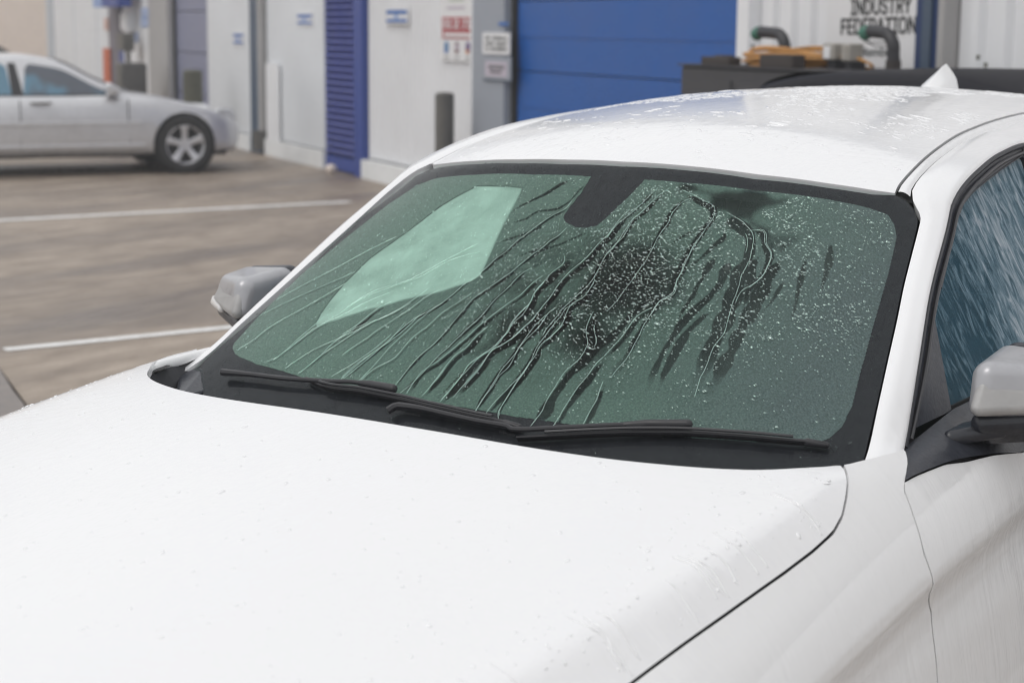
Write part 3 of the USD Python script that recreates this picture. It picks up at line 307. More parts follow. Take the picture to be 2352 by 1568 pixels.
M['tarmac'] = mat('dark_tarmac', (.22, .195, .18), .6, var=.3, scale=7, bump=.4, bscale=90)
M['clad'] = mat('white_cladding', (.78, .785, .80), .45, var=.04, scale=1.2)
M['cladgrey'] = mat('pale_cladding', (.70, .72, .745), .45, var=.05, scale=1.0)
M['plinth'] = mat('white_plinth', (.76, .77, .77), .6, var=.08, scale=3)
M['pier'] = mat('grey_pier_panel', (.30, .325, .37), .5, var=.05, scale=2)
M['pier2'] = mat('warm_grey_pier', (.38, .37, .365), .6, var=.08, scale=2)
M['door_far'] = mat('faded_blue_grey_door', (.225, .235, .33), .5, var=.06, scale=1.5)
M['shutter'] = mat('shutter_blue', (.055, .078, .32), .4, var=.06, scale=3)
M['frame_blue'] = mat('frame_blue', (.030, .062, .27), .45, var=.05, scale=2)
M['door'] = mat('sectional_door_blue', (.006, .088, .34), .42, var=.09, scale=1.3)
M['navy'] = mat('navy_column', (.012, .034, .11), .5, var=.12, scale=2)
M['slate'] = mat('slate_column', (.055, .085, .13), .5, var=.08, scale=2)
M['lilac'] = mat('lilac_grey_column', (.16, .15, .18), .5, var=.08, scale=2)
M['beige'] = mat('beige_render', (.80, .70, .62), .8, var=.05, scale=.6)
M['steel'] = mat('weathered_steel', (.13, .125, .115), .5, .3, var=.25, scale=4)
M['steel2'] = mat('mossy_steel', (.10, .10, .075), .6, .1, var=.25, scale=5)
M['white'] = mat('sign_white', (.74, .74, .75), .4)
M['black_ink'] = mat('black_ink', (.02, .022, .022), .5)
M['grey_ink'] = mat('grey_ink', (.10, .11, .11), .5)
M['blue_ink'] = mat('blue_ink', (.035, .14, .42), .5)
M['pale_blue'] = mat('pale_blue_ink', (.25, .36, .62), .5)
M['red_ink'] = mat('red_ink', (.40, .10, .11), .5)
M['orange_ink'] = mat('orange_panel', (.55, .13, .055), .5)
M['pale_red'] = mat('pale_pink_panel', (.62, .42, .36), .5)
M['green_ink'] = mat('pale_green_ink', (.55, .60, .54), .5)
M['lilac_ink'] = mat('pale_lilac_ink', (.50, .45, .52), .5)
M['brown_ink'] = mat('brown_ink', (.16, .07, .05), .5)
M['purple_ink'] = mat('purple_ink', (.13, .08, .22), .5)
M['amber_ink'] = mat('amber_ink', (.60, .24, .05), .5)
M['sky_ink'] = mat('sky_ink', (.12, .24, .42), .5)
M['box_grey'] = mat('dark_painted_steel', (.050, .050, .056), .55, .1, var=.25, scale=3)
M['box_dark'] = mat('rusty_bracket', (.035, .028, .026), .6, var=.3, scale=8)
M['pipe'] = mat('pipe_black', (.022, .022, .026), .45, var=.2, scale=9)
M['pipe_end'] = mat('pipe_green', (.045, .16, .115), .5, var=.15, scale=9)
M['cable'] = mat('orange_cable', (.50, .25, .07), .5, var=.2, scale=12)
M['plug'] = mat('grey_plug', (.33, .31, .28), .5, var=.08, scale=9)
M['rubber'] = mat('tyre_rubber', (.022, .022, .023), .75, var=.15, scale=20, bump=.2, bscale=60)
M['alloy'] = mat('alloy_silver', (.62, .62, .64), .3, .7)
M['hubdark'] = mat('brake_dark', (.03, .03, .032), .6)
M['silver'] = mat('silver_paint', (.60, .60, .615), .34, .45, coat=.6, coat_rough=.08, var=.03, scale=2)
M['blackpaint'] = mat('black_paint', (.014, .014, .018), .55, spec=.06, coat=.03, coat_rough=.3, bump=.12, bscale=14)
M['darkcar'] = mat('dark_grey_paint', (.06, .062, .06), .4, .2, coat=.5)
M['gap'] = mat('panel_gap', (.012, .012, .013), .7)
M['trim'] = mat('black_trim', (.022, .022, .025), .42, var=.1, scale=20)
M['lamp'] = mat('lamp_lens', (.55, .56, .58), .12, coat=.8)
M['cab'] = mat('cabin_dark', (.018, .018, .019), .7)
M['carglass'] = usdkit.material(stage, '/World/Looks/tinted_car_glass', {'p': ('principled_bsdf', {'base_color': (.03, .055, .065), 'roughness': .06, 'specular_ior_level': .6})}, surface='p.BSDF')
M['carglass_blue'] = usdkit.material(stage, '/World/Looks/blue_car_glass', {'tc': ('texture_coordinate', {}), 'n': ('noise_texture', {'scale': 2.4, 'detail': 3}), 'r': ('rgb_ramp', {'ramp': [(.42, (.10, .115, .14)), (.55, (.12, .24, .33))]}), 'p': ('principled_bsdf', {'roughness': .08, 'specular_ior_level': .5})},
    [('tc.object', 'n.vector'), ('n.fac', 'r.fac'), ('r.color', 'p.base_color')], surface='p.BSDF')

# ------------------------------------------------------------------ the ground
gx = trimesh.creation.box([240, 240, .2]); gx.apply_translation([0, 0, -.1])
obj('ground', gx, M['ground'], smooth=False, kind='structure')
def strip(a, b, w, z, jag=0.0):
    a, b = np.array(a, float), np.array(b, float); d = (b-a)/np.linalg.norm(b-a); n = np.array([-d[1], d[0]]); k = 60
    s = np.linspace(0, 1, k); c = a + (b-a)*s[:, None]; e = w/2*(1 + jag*(rng.random((k, 2))-.5))
    L = c + n*e[:, :1]; Rr = c - n*e[:, 1:]
    V = np.vstack([np.c_[L, np.full(k, z)], np.c_[Rr, np.full(k, z)]]); F = []
    for i in range(k-1): F += [[i, k+i, k+i+1], [i, k+i+1, i+1]]
    return trimesh.Trimesh(V, np.array(F), process=False)
GP = B['ground']
obj('parking_line', strip(GP['l1a'], GP['l1b'], .125, .004, .25), M['line'], smooth=False, kind='structure')
obj('parking_line', strip(GP['l2a'], GP['l2b'], .085, .004, .2), M['line'], smooth=False, kind='structure')
pts = np.array([[-3.83, -5.05], [-3.45, -4.50], [-3.28, -4.24], [-2.2, -2.6], [-.8, -3.9], [-2.4, -6.4]])
obj('tarmac_patch', trimesh.Trimesh(np.c_[pts, np.full(len(pts), .004)], [[0, 2, 1], [0, 3, 2], [0, 4, 3], [0, 5, 4]][::1], process=False), M['tarmac'], smooth=False, kind='structure')

# ------------------------------------------------------------------ the workshop building
F_ = B['F']; H_WALL = 5.2
bld = thing('workshop_building', 'long industrial unit clad in white metal with blue doors and blue columns', 'building')
def corr(t0, t1, z0, z1, pitch, depth, n0=-.046):
    k = max(1, int(round((t1-t0)/pitch))); p = (t1-t0)/k; T_, Nn = [], []
    for i in range(k):
        for u, d in ((0, 0), (.52, 0), (.62, depth), (.90, depth)): T_.append(t0+(i+u)*p); Nn.append(n0+d)
    T_.append(t1); Nn.append(n0); T_, Nn = np.array(T_), np.array(Nn); m = len(T_)
    V = np.vstack([np.c_[T_, Nn, np.full(m, z0)], np.c_[T_, Nn, np.full(m, z1)]]); F = []
    for i in range(m-1): F += [[i, i+1, m+i+1], [i, m+i+1, m+i]]
    return tofac(trimesh.Trimesh(V, np.array(F), process=False)) if False else trimesh.Trimesh(fac(V[:, 0], V[:, 1], V[:, 2]), np.array(F), process=False)
def wallpart(name, t0, t1, n0, n1, z0, z1, m, parent=bld, label=None): return obj(name, fbox(t0, t1, n0, n1, z0, z1), M[m], parent, smooth=False, label=label)
# inner wall behind the cladding, roof and eaves
wallpart('wall', F_['c_far']-1, 24, -.40, -.30, 0, H_WALL, 'cladgrey')
wallpart('roof', F_['c_far']-1, 24, -9, -.02, H_WALL, H_WALL+.12, 'cladgrey')
wallpart('eaves', F_['c_far']-1, 24, -.02, .16, H_WALL-.25, H_WALL+.14, 'navy')
wallpart('end_wall', F_['c_far']-1.1, F_['c_far']-1, -9, -.02, 0, H_WALL, 'cladgrey')
# cladding sheets between the openings, left to right
def clad(t0, t1, m='clad', pitch=None, depth=.03, z0=.22):
    if pitch: obj('cladding_sheet', corr(t0, t1, z0, H_WALL-.26, pitch, depth), M[m], bld, smooth=False)
    else:
        k = max(1, int(round((t1-t0)/1.1))); w = (t1-t0)/k
        for i in range(k): wallpart('cladding_sheet', t0+i*w+.004, t0+(i+1)*w-.004, -.05, .012*(i % 2), z0, H_WALL-.26, m)
    wallpart('plinth', t0, t1, -.05, .05, 0, .2, 'plinth')
clad(F_['c_far'], F_['col0a'], 'cladgrey'); clad(F_['col0b'], F_['pier0a'], 'clad')
clad(F_['door0b'], F_['post_a'], 'cladgrey'); clad(F_['post_c'], F_['shut_a']-.02, 'cladgrey')
clad(F_['shut_b']+.02, F_['corr_b'], 'clad', .115, .022); clad(F_['door_b']+.16, F_['sign_b'], 'clad', .235, .04); clad(F_['navy_b']+.07, 24, 'clad', .235, .04)
wallpart('corner_trim', F_['corr_b'], F_['corr_b']+.06, -.05, .05, 0, H_WALL-.26, 'clad')
wallpart('raised_panel', F_['post_c']+.1, F_['seam1'], .02, .045, .2, 1.15, 'clad')
wallpart('corner_trim', F_['door_b']+.004, F_['door_b']+.155, -.05, .05, 0, H_WALL-.26, 'clad')
wallpart('corner_trim', F_['navy_b']+.004, F_['navy_b']+.06, -.05, .06, 0, H_WALL-.26, 'pier2')
# columns
wallpart('column', F_['col0a'], F_['col0b']-.25, -.05, .02, 0, 1.9, 'lilac')
wallpart('column', F_['col0b']-.25, F_['col0b'], -.05, .025, 0, 1.18, 'frame_blue')
wallpart('column', F_['post_a'], F_['post_b'], -.05, .03, 0, H_WALL-.26, 'slate')
wallpart('downpipe', F_['post_b']+.03, F_['post_c']-.03, .0, .08, .3, H_WALL-.26, 'pier2')
wallpart('downpipe_shoe', F_['post_b']+.02, F_['post_c']-.02, .0, .16, .05, .3, 'steel')
wallpart('column', F_['sign_b']+.012, F_['navy_b'], -.05, .04, 0, H_WALL-.26, 'navy')
wallpart('column_rib', F_['sign_b']+.09, F_['navy_b']-.07, .042, .055, 0, H_WALL-.26, 'slate')
# piers
wallpart('pier', F_['pier0a'], F_['pier0b'], -.05, .03, 0, H_WALL-.26, 'pier2')
wallpart('pier', F_['corr_b']+.07, F_['pier_b']-.06, -.05, .06, 0, H_WALL-.26, 'pier')
wallpart('door_seal', F_['pier_b']-.055, F_['pier_b']+.02, -.16, -.005, 0, H_WALL-.26, 'gap')
# far door, two leaves
dr = holder('far_door', bld, 'faded blue grey sectional door')
for k, z in enumerate(np.arange(.02, 4.2, .6)): wallpart('door_panel', F_['pier0b']+.02, F_['door0b']-.02, -.16, -.10, z, z+.585, 'door_far', dr)
wallpart('door_head', F_['pier0b'], F_['door0b'], -.16, -.04, 4.23, H_WALL-.26, 'cladgrey')
# roller shutter: slats in a frame
sh = holder('roller_shutter', bld, 'narrow blue roller shutter')
wallpart('guide_rail', F_['shut_a'], F_['shut_a']+.03, -.05, .0, 0, 3.0, 'frame_blue', sh); wallpart('guide_rail', F_['shut_s'], F_['shut_b'], -.05, .03, 0, 3.0, 'frame_blue', sh)
sl_prof = [(-.055, 0), (-.038, .018), (.018, .040), (.028, .054), (.016, .068), (-.055, .076)]
for k in range(37):
    z = .17 + k*.0765; V = []
    for t in (F_['shut_a']+.03, F_['shut_s']):
        V += [(t, n, z+h) for n, h in sl_prof]
    V = np.array(V); m_ = len(sl_prof); Fc = []
    for i in range(m_-1): Fc += [[i, m_+i, m_+i+1], [i, m_+i+1, i+1]]
    obj('slat', trimesh.Trimesh(fac(V[:, 0], V[:, 1], V[:, 2]), np.array(Fc), process=False), M['shutter'], sh, smooth=False)
wallpart('bottom_bar', F_['shut_a']+.03, F_['shut_s'], -.06, .02, .02, .165, 'frame_blue', sh)
wallpart('shutter_box', F_['shut_a'], F_['shut_b'], -.05, .25, 3.0, 3.4, 'frame_blue', sh)
wallpart('shutter_head', F_['shut_a'], F_['shut_b'], -.05, .0, 3.41, H_WALL-.26, 'cladgrey')
# blue sectional door
sd_ = holder('sectional_door', bld, 'wide bright blue sectional door')
for k, z in enumerate(np.arange(.06, 4.2, .6)):
    wallpart('door_panel', F_['pier_b']+.03, F_['door_b'], -.12, -.035, z, z+.590, 'door', sd_)
    wallpart('panel_rib', F_['pier_b']+.05, F_['door_b']-.02, -.0345, -.030, z+.285, z+.300, 'door', sd_)
wallpart('door_head', F_['pier_b']+.03, F_['door_b'], -.2, -.04, 4.27, H_WALL-.26, 'cladgrey')
# small rust marks and fixings as bolts
for t, z in ((11.86, 1.49), (11.93, 1.45), (9.47, 1.52)):
    obj('fixing', fbox(t-.012, t+.012, .04, .05, z-.014, z+.014, .004), M['steel2'], bld, smooth=False)

# the pale building that closes the yard
far = thing('rendered_building', 'beige rendered building closing the yard at the far left', 'building')
E0 = fac(-22.5, 0, 0)
obj('wall', tofac(bx(-24, -23.4, -8, 26, 0, 6.5)), M['beige'], far, smooth=False)
for k in range(5): obj('render_joint', tofac(bx(-23.4, -23.38, -4+k*5.0, -3.94+k*5.0, 0, 6.5)), M['pier2'], far, smooth=False)
obj('coping', tofac(bx(-24.1, -23.3, -8, 26, 6.5, 6.7)), M['cladgrey'], far, smooth=False)
obj('plinth', tofac(bx(-23.4, -23.33, -8, 26, 0, .5)), M['pier2'], far, smooth=False)

# ------------------------------------------------------------------ signs and boxes on the wall
G_ = B['G']
def plate(parent, name, t0, t1, z0, z1, n, m, d=.012, r=0): return obj(name, fbox(t0, t1, n, n+d, z0, z1, r), M[m], parent, smooth=False)
def text(parent, s, t0, z0, h, n, m, width=None, bold=False, tilt=0.0, name='lettering', italic=0.0):
    tm = meshkit.text_mesh(s, h, .004, bold); v = tm.vertices.copy()
    if width: v[:, 0] *= width/(v[:, 0].max()-v[:, 0].min())
    v[:, 0] -= v[:, 0].min(); v[:, 0] += italic*v[:, 1]
    c, s_ = math.cos(tilt), math.sin(tilt); a, b = v[:, 0]*c - v[:, 1]*s_, v[:, 0]*s_ + v[:, 1]*c
    tm.vertices = fac(t0+a, n+v[:, 2], z0+b); return obj(name, tm, M[m], parent, smooth=False)
(t0, z1), (t1, z0) = G_['ind']
s = thing('association_sign', 'large white sign reading INDUSTRY FEDERATION Member beside the navy column', 'sign')
plate(s, 'board', t0, t1-.01, 1.20, 2.75, .002, 'white', .010)
wI = t1-t0
text(s, 'INDUSTRY', t0+.265, 1.722, .094, .0125, 'black_ink', .620, True, .018)
text(s, 'FEDERATION', t0+.165, 1.605, .094, .0125, 'black_ink', .775, True, .018)
text(s, 'Member', t0+.37, 1.476, .052, .0125, 'grey_ink', .36, False, .018, italic=.15)
obj('swoosh', tofac(bx(t0+.42, t0+.74, .0125, .0155, 1.560, 1.565)), M['grey_ink'], s, smooth=False)
for i, k in enumerate(('small1', 'small2', 'small3')):
    (a, zt), (b, zb) = G_[k]; hh = zt-zb
    lab = ['small white notice with two blue bands, left of the slate column', 'small white notice with two blue bands, left of the roller shutter', 'white notice with two blue bands, on the ribbed wall right of the shutter'][i]
    s = thing('notice', lab, 'sign'); nn = -.012 if k == 'small3' else .013
    plate(s, 'board', a-.03, b+.03, zb-.02, zt+.03, nn, 'white')
    plate(s, 'blue_band', a, b, zt-.34*hh, zt, nn+.0125, 'blue_ink', .003); plate(s, 'blue_band', a, b, zb, zb+.27*hh, nn+.0125, 'blue_ink', .003)
    plate(s, 'blue_mark', a+.40*(b-a), a+.55*(b-a), zb+.27*hh, zt-.34*hh, nn+.0125, 'pale_blue', .003)
(t0, z1), (t1, z0) = G_['red']
s = thing('alarm_sign', 'tall white sign with a red telephone panel and three coloured ovals', 'sign'); nn = -.022
plate(s, 'board', t0, t1, z0, z1+.25, nn, 'white', .014)
(ra, rzt), (rb, rzb) = G_['redblock']; rh = rzt-rzb; n1 = nn+.0145
plate(s, 'red_panel', ra, rb, rzb, rzt, n1, 'red_ink', .003)
for tx, ts in ((.05, '01'), (.39, '2'), (.66, '71')):
    text(s, ts, ra+tx*(rb-ra), rzt-.50*rh, .078, n1+.0035, 'white', .21 if len(ts) > 1 else .12, True, name='digits')
plate(s, 'web_strip', ra+.07*(rb-ra), rb-.07*(rb-ra), rzb+.10*rh, rzb+.26*rh, n1+.0035, 'white', .003)
plate(s, 'logo_panel', t0+.22, t0+.60, 1.86, 2.1, n1, 'green_ink', .003); plate(s, 'caption', t0+.18, t0+.62, 1.79, 1.815, n1, 'lilac_ink', .003)
def oval(t, z, w, h, n, m, parent, name):
    a = np.linspace(0, 2*np.pi, 20)[:-1]; pr = Polygon(np.c_[np.cos(a)*w/2, np.sin(a)*h/2]); e = trimesh.creation.extrude_polygon(pr, .003, engine='earcut'); v = e.vertices.copy()
    e.vertices = fac(t+v[:, 0], n+v[:, 2], z+v[:, 1]); obj(name, e, M[m], parent, smooth=False)
for k, (u, ms) in enumerate(((.14, ('sky_ink', 'blue_ink')), (.48, ('brown_ink', 'brown_ink')), (.82, ('purple_ink', 'amber_ink')))):
    tc_ = ra+u*(rb-ra)
    oval(tc_, 1.435, .12, .115, n1, 'lilac_ink' if k == 1 else ms[0], s, 'oval'); oval(tc_, 1.47 if k == 1 else 1.462, .06, .03, n1+.0035, ms[0], s, 'oval_mark'); oval(tc_-.01, 1.40, .075, .04, n1+.0035, ms[1], s, 'oval_mark')
    plate(s, 'caption', tc_-.06, tc_+.06, 1.335, 1.345, n1, 'grey_ink', .003)
(t0, z1), (t1, z0) = G_['vis']
s = thing('visitor_sign', 'white sign asking visitors to report to reception, on the grey pier', 'sign')
plate(s, 'board', t0+.04, t1-.06, z0, z1, .065, 'white')
for k, ws_ in enumerate(((('All', 0, .10), ('visitors', .15, .33)), (('must', 0, .19), ('report', .24, .24)), (('to', 0, .07), ('reception', .12, .36)))):
    for tx, o_, w in ws_: text(s, tx, t0+.11+o_, z1-.060-k*.046, .028, .0775, 'grey_ink', w, True)
(t0, z1), (t1, z0) = G_['grey']
s = thing('grey_notice', 'grey framed notice under the white visitor sign', 'sign')
plate(s, 'board', t0+.04, t1-.04, z0, z1, .065, 'pier'); plate(s, 'inset', t0+.11, t1-.11, z0+.025, z1-.045, .0775, 'lilac_ink', .003)
text(s, 'NOTICE', t0+.20, z0+.095, .030, .081, 'grey_ink', .34, True, name='lettering'); plate(s, 'text_line', t0+.22, t1-.24, z0+.06, z0+.075, .081, 'black_ink', .003)
plate(s, 'bottom_edge', t0+.04, t1-.04, z0-.012, z0-.002, .065, 'slate', .012)
s = thing('door_label', 'small blue strip label high on the grey pier', 'label')
(t0, z1), (t1, z0) = G_['boltlabel']; obj('strip', fbox(t0-.05, t1-.09, .065, .072, z0+.002, z1-.006), M['blue_ink'], s, smooth=False)
for k, lab in (('t1', 'upper of two pale blue notices left of the far pier'), ('t2', 'lower of two pale blue notices left of the far pier'), ('t3', 'square blue notice beside the grey meter box')):
    (t0, z1), (t1, z0) = G_[k]; s = thing('notice', lab, 'sign'); plate(s, 'board', t0, t1, z0, z1, .02, 'pale_blue'); plate(s, 'text_line', t0+.1, t1-.1, (z0+z1)/2-.012, (z0+z1)/2+.012, .0325, 'white', .003)
(t0, z1), (t1, z0) = G_['wbox']; s = thing('white_box', 'white wall box mounted right of the lilac column', 'box'); obj('case', fbox(t0+.05, t1, .02, .16, z0, z1, .02), M['white'], s); obj('lid', fbox(t0+.08, t1-.03, .161, .17, z0+.03, z1-.03), M['clad'], s, smooth=False)
(t0, z1), (t1, z0) = G_['ebox']; s = thing('meter_box', 'dark grey meter box hung on the lilac column', 'box'); obj('case', fbox(t0+.25, t1+.02, .17, .36, z0, z1, .02), M['steel'], s); obj('conduit', fbox(t0+.45, t0+.52, .19, .25, z0-.35, z0), M['steel'], s, smooth=False)
(t0, z1), (t1, z0) = G_['orange']; s = thing('warning_panel', 'upright orange panel left of the lilac column', 'sign'); obj('board', fbox(t0, t1-.02, .03, .06, .35, z1), M['orange_ink'], s, smooth=False)
(t0, z1), (t1, z0) = G_['pink']; s = thing('faded_panel', 'small faded pink panel above the orange one', 'sign'); obj('board', fbox(t0, t1-.02, .03, .05, z0, z1), M['pale_red'], s, smooth=False)
(t0, z1), (t1, z0) = G_['topblue']; s = thing('hanging_sign', 'blue boxed sign crowning the lilac column', 'sign'); obj('case', fbox(t0, t1, .18, .40, z0, z1+.6, .01), M['frame_blue'], s); obj('face', fbox(t0-.95, t0-.02, .22, .36, z0, z1+.5, .01), M['pale_blue'], s)

# ------------------------------------------------------------------ bollards
def bollard(t, n, r, h, m, label):
    b = thing('bollard', label, 'bollard', 'bollards in front of the workshop', fac(t, n, 0))
    obj('post', revolve([(r*.98, 0), (r, .02), (r, h-.03), (r*.9, h-.008), (r*.6, h), (.001, h+.004)], 24).apply_transform(np.array([[1, 0, 0, 0], [0, 0, -1, 0], [0, 1, 0, 0], [0, 0, 0, 1.]])), M[m], b)
    obj('base_plate', bx(-r*1.5, r*1.5, -r*1.5, r*1.5, .004, .016), M['steel2'], b, smooth=False)
bollard(B['H']['bol1'][0], .35, .088, 1.04, 'steel', 'grey steel bollard under the alarm sign')
bollard(B['H']['bol2'][0], .55, .13, 1.03, 'steel2', 'mossy bollard before the faded blue grey door')
b = thing('litter_bin', 'grey upright bin at the foot of the lilac column', 'bin', loc=fac(B['H']['bin'][0], .55, 0))
obj('body', hull([(sx*.19, sy*.16, z, .04) for sx in (-1, 1) for sy in (-1, 1) for z in (.05, 1.0)], 10).apply_transform(trimesh.transformations.rotation_matrix(math.atan2(D2[1], D2[0]), [0, 0, 1])), M['steel'], b)
obj('foot', bx(-.26, .26, -.22, .22, .0, .2, .03).apply_transform(trimesh.transformations.rotation_matrix(math.atan2(D2[1], D2[0]), [0, 0, 1])), M['steel2'], b)
s = thing('stone', 'pale loose stone at the foot of the roller shutter', 'stone', loc=fac(.62, .14, 0))
st = trimesh.creation.icosphere(2, .07); st.vertices = st.vertices*[1, .8, .75]*(1+.35*(meshkit.noise(st.vertices*22)[:, None]-.5)) + [0, 0, .045]; obj('rock', st, M['beige'], s)

# ------------------------------------------------------------------ other vehicles
def wheel_parts(parent, x, y, r=.32, w=.21, side=1, spokes=5, rim=.68):
    """tyre > rim, spokes; side = +1 shows its face towards +y."""
    def place(m):
        m = m.copy()
        if side < 0: m = mirror(m)
        m.apply_translation([x, y, r]); return m
    ty = obj('tyre', place(revolve([(r*rim, -w/2), (r*.9, -w/2), (r*.985, -w*.36), (r, -w*.2), (r, w*.2), (r*.985, w*.36), (r*.9, w/2), (r*rim, w/2-.008)], 48)), M['rubber'], parent)
    obj('rim', place(revolve([(r*rim, w/2-.006), (r*rim*.985, w/2-.002), (r*rim*.93, w/2-.012), (r*rim*.90, w*.1), (r*rim*.9, -w*.3)], 48)), M['alloy'], ty)
    obj('brake_disc', place(revolve([(.001, w*.05), (r*rim*.9, w*.05)], 32)), M['hubdark'], ty)
    R_ = r*rim
    for k in range(spokes):
        a = 2*np.pi*k/spokes + .35; ca, sa = math.cos(a), math.sin(a); P = []
        for rr, hw, yy in ((.10*R_, .13*R_, w*.34), (.5*R_, .10*R_, w*.37), (.93*R_, .15*R_, w*.44)):
            for s_ in (-1, 1): P.append((rr*ca - s_*hw*sa, yy, rr*sa + s_*hw*ca, .012*r/.32))
        obj('spoke', place(cat_([hull(P[:4], 8), hull(P[2:], 8)])), M['alloy'], ty)
    obj('hub_cap', place(revolve([(.001, w*.43), (.14*R_, w*.41), (.17*R_, w*.3)], 20)), M['alloy'], ty)
    return ty
def sedan(name, label, group, paint, loc, rot, L=(-3.95, .88), wb=2.95, W_=.915, roof_h=1.43, glass='carglass', r=.325, style='saloon', belt=.90):
    c = thing(name, label, 'car', group, loc, rot)
    x0, x1 = L; P = M[paint]
    # lower body: cross sections along the car
    from scipy.interpolate import PchipInterpolator as PI
    xs = np.r_[np.linspace(x0, x0+.35, 10), np.linspace(x0+.42, x1-.6, 44), np.linspace(x1-.55, x1, 16)]
    if style == 'saloon': top = PI([x0, x0+.04, x0+.2, x0+.85, x0+1.0, -.75, -.5, x1-.55, x1-.2, x1-.06, x1], [.70, .88, .97, 1.0, belt+.03, belt+.03, belt+.02, belt-.10, belt-.20, belt-.28, .50])
    else: top = PI([x0, x0+.05, x0+.2, x0+.5, -.75, -.5, x1-.55, x1-.2, x1-.06, x1], [.6, .88, belt+.05, belt+.05, belt+.03, belt+.02, belt-.10, belt-.22, belt-.30, .48])
    bot = PI([x0, x0+.1, x0+.6, -wb+.5, -.5, x1-.6, x1-.08, x1], [.36, .28, .24, .20, .20, .20, .22, .30])
    wid = PI([x0, x0+.08, x0+.35, x0+1.0, -1.2, -.2, x1-.5, x1-.25, x1-.08, x1], [.55*W_, .78*W_, .93*W_, W_, W_, .99*W_, .95*W_, .84*W_, .62*W_, .40*W_])
    prof = [(.0, 0), (.80, 0), (.93, .06), (.975, .16), (.985, .30), (1.0, .52), (.995, .62), (.985, .78), (.955, .90), (.90, .965), (.80, .99), (.55, 1.005), (.0, 1.02)]
    V = []
    for x in xs:
        w, b, t = wid(x), bot(x), top(x)
        half = [(w*py, b+(t-b)*pz) for py, pz in prof]
        ring = half + [(-y, z) for y, z in half[-2:0:-1]]
        V.append([(x, y, z) for y, z in ring])
    V = np.array(V, float); n, m = V.shape[:2]; F = []
    for i in range(n-1):
        for j in range(m): F.append([i*m+j, i*m+(j+1) % m, (i+1)*m+(j+1) % m, (i+1)*m+j])
    F = np.array(F); V = V.reshape(-1, 3); F = np.vstack([F[:, [0, 1, 2]], F[:, [0, 2, 3]]])
    c0, c1 = len(V), len(V)+1; V = np.vstack([V, [[x0, 0, .55]], [[x1, 0, .42]]])
    F = np.vstack([F] + [[[c0, (j+1) % m, j]] for j in range(m)] + [[[c1, (n-1)*m+j, (n-1)*m+(j+1) % m]] for j in range(m)])
    b_ = trimesh.Trimesh(V, F, process=False)
    if b_.volume < 0: b_.faces = b_.faces[:, ::-1]
    sol = m3.Manifold(m3.Mesh(np.asarray(b_.vertices, np.float32), np.asarray(b_.faces, np.uint32)))
    for wx in (0, -wb):
        for sy in (-1, 1):
            cyl = m3.Manifold.cylinder(.36, r*1.10, r*1.10, 48).rotate((90, 0, 0)).translate((wx, sy*(W_-.02)+.18, r+.005))
            sol = sol - cyl
    body_ = obj('body', tri(sol), P, c, smooth=38)
    # greenhouse
    if style == 'saloon': rz = PI([x0+.75, x0+1.0, x0+1.45, x0+1.95, -1.75, -1.35, -.95, -.52], [belt+.03, belt+.18, roof_h-.07, roof_h-.01, roof_h, roof_h-.05, roof_h-.24, belt+.01])
    else: rz = PI([x0+.12, x0+.25, x0+.55, x0+1.1, -1.75, -1.3, -.9, -.45], [belt, belt+.2, roof_h-.07, roof_h-.01, roof_h, roof_h-.05, roof_h-.26, belt])
    gx0, gx1 = (x0+.75, -.52) if style == 'saloon' else (x0+.12, -.45)
    gxs = np.linspace(gx0, gx1, 60); V = []
    wy = lambda z, x: (W_*.87 - (z-belt)*.42)*np.interp(x, [x0, x0+.9, -1.4, -.5], [.86, .95, 1.0, .97])
    for x in gxs:
        t = max(float(rz(x)), belt-.02); zz = np.r_[belt-.06, np.linspace(belt, t-.05 if t-.05 > belt else belt+.001, 5)]
        half = [(wy(z, x), z) for z in zz]; yw = half[-1][0]
        half += [(yw-.022, t-.022), (yw-.06, t), (yw*.6, t+.014), (0, t+.02)]
        ring = half + [(-y, z) for y, z in half[-2::-1]]; V.append([(x, y, z) for y, z in ring])
    V = np.array(V, float); n, m = V.shape[:2]; F = []
    for i in range(n-1):
        for j in range(m-1): F.append([i*m+j, i*m+j+1, (i+1)*m+j+1, (i+1)*m+j])
    F = np.array(F); g = faceout((V.reshape(-1, 3), np.vstack([F[:, [0, 1, 2]], F[:, [0, 2, 3]]])), ((gx0+gx1)/2, 0, .8))
    roof = obj('roof', g, P, c, smooth=40)
    # side windows, cut from a margin under the roof line
    def side_glass(a, b, sl_a, sl_b, sy):
        xs_ = np.linspace(a, b, 26); up = np.array([float(rz(x))-.085 for x in xs_]); lo = np.full(26, belt+.03)
        up = np.minimum(up, belt+.03+np.maximum(0, (xs_-a)*sl_a) + (0 if sl_a else 9)); up = np.minimum(up, belt+.03+np.maximum(0, (b-xs_)*sl_b) + (0 if sl_b else 9))
        up = np.maximum(up, lo+.002); Vv, Ff = [], []
        for k in range(26):
            for q in np.linspace(0, 1, 4):
                z = lo[k]*(1-q)+up[k]*q; Vv.append((xs_[k], sy*(wy(z, xs_[k])+.006), z))
        for k in range(25):
            for q in range(3): Ff.append([k*4+q, k*4+q+1, k*4+q+5, k*4+q+4])
        Ff = np.array(Ff); return faceout((np.array(Vv), np.vstack([Ff[:, [0, 1, 2]], Ff[:, [0, 2, 3]]])), ((gx0+gx1)/2, 0, .8))
    fx = -.72; mid = -wb*.60
    for sy in (-1, 1):
        obj('side_window', side_glass(mid+.06, fx, 7, 0, sy), M[glass], c, smooth=True)
        obj('side_window', side_glass(gx0+.35, mid-.06, 0, 7, sy), M[glass], c, smooth=True)
        sw = obj('window_trim', tube([(x, sy*(wy(belt+.02, x)+.01), belt+.018) for x in np.linspace(gx0+.3, fx, 12)], .010, 6), M['trim'], c)
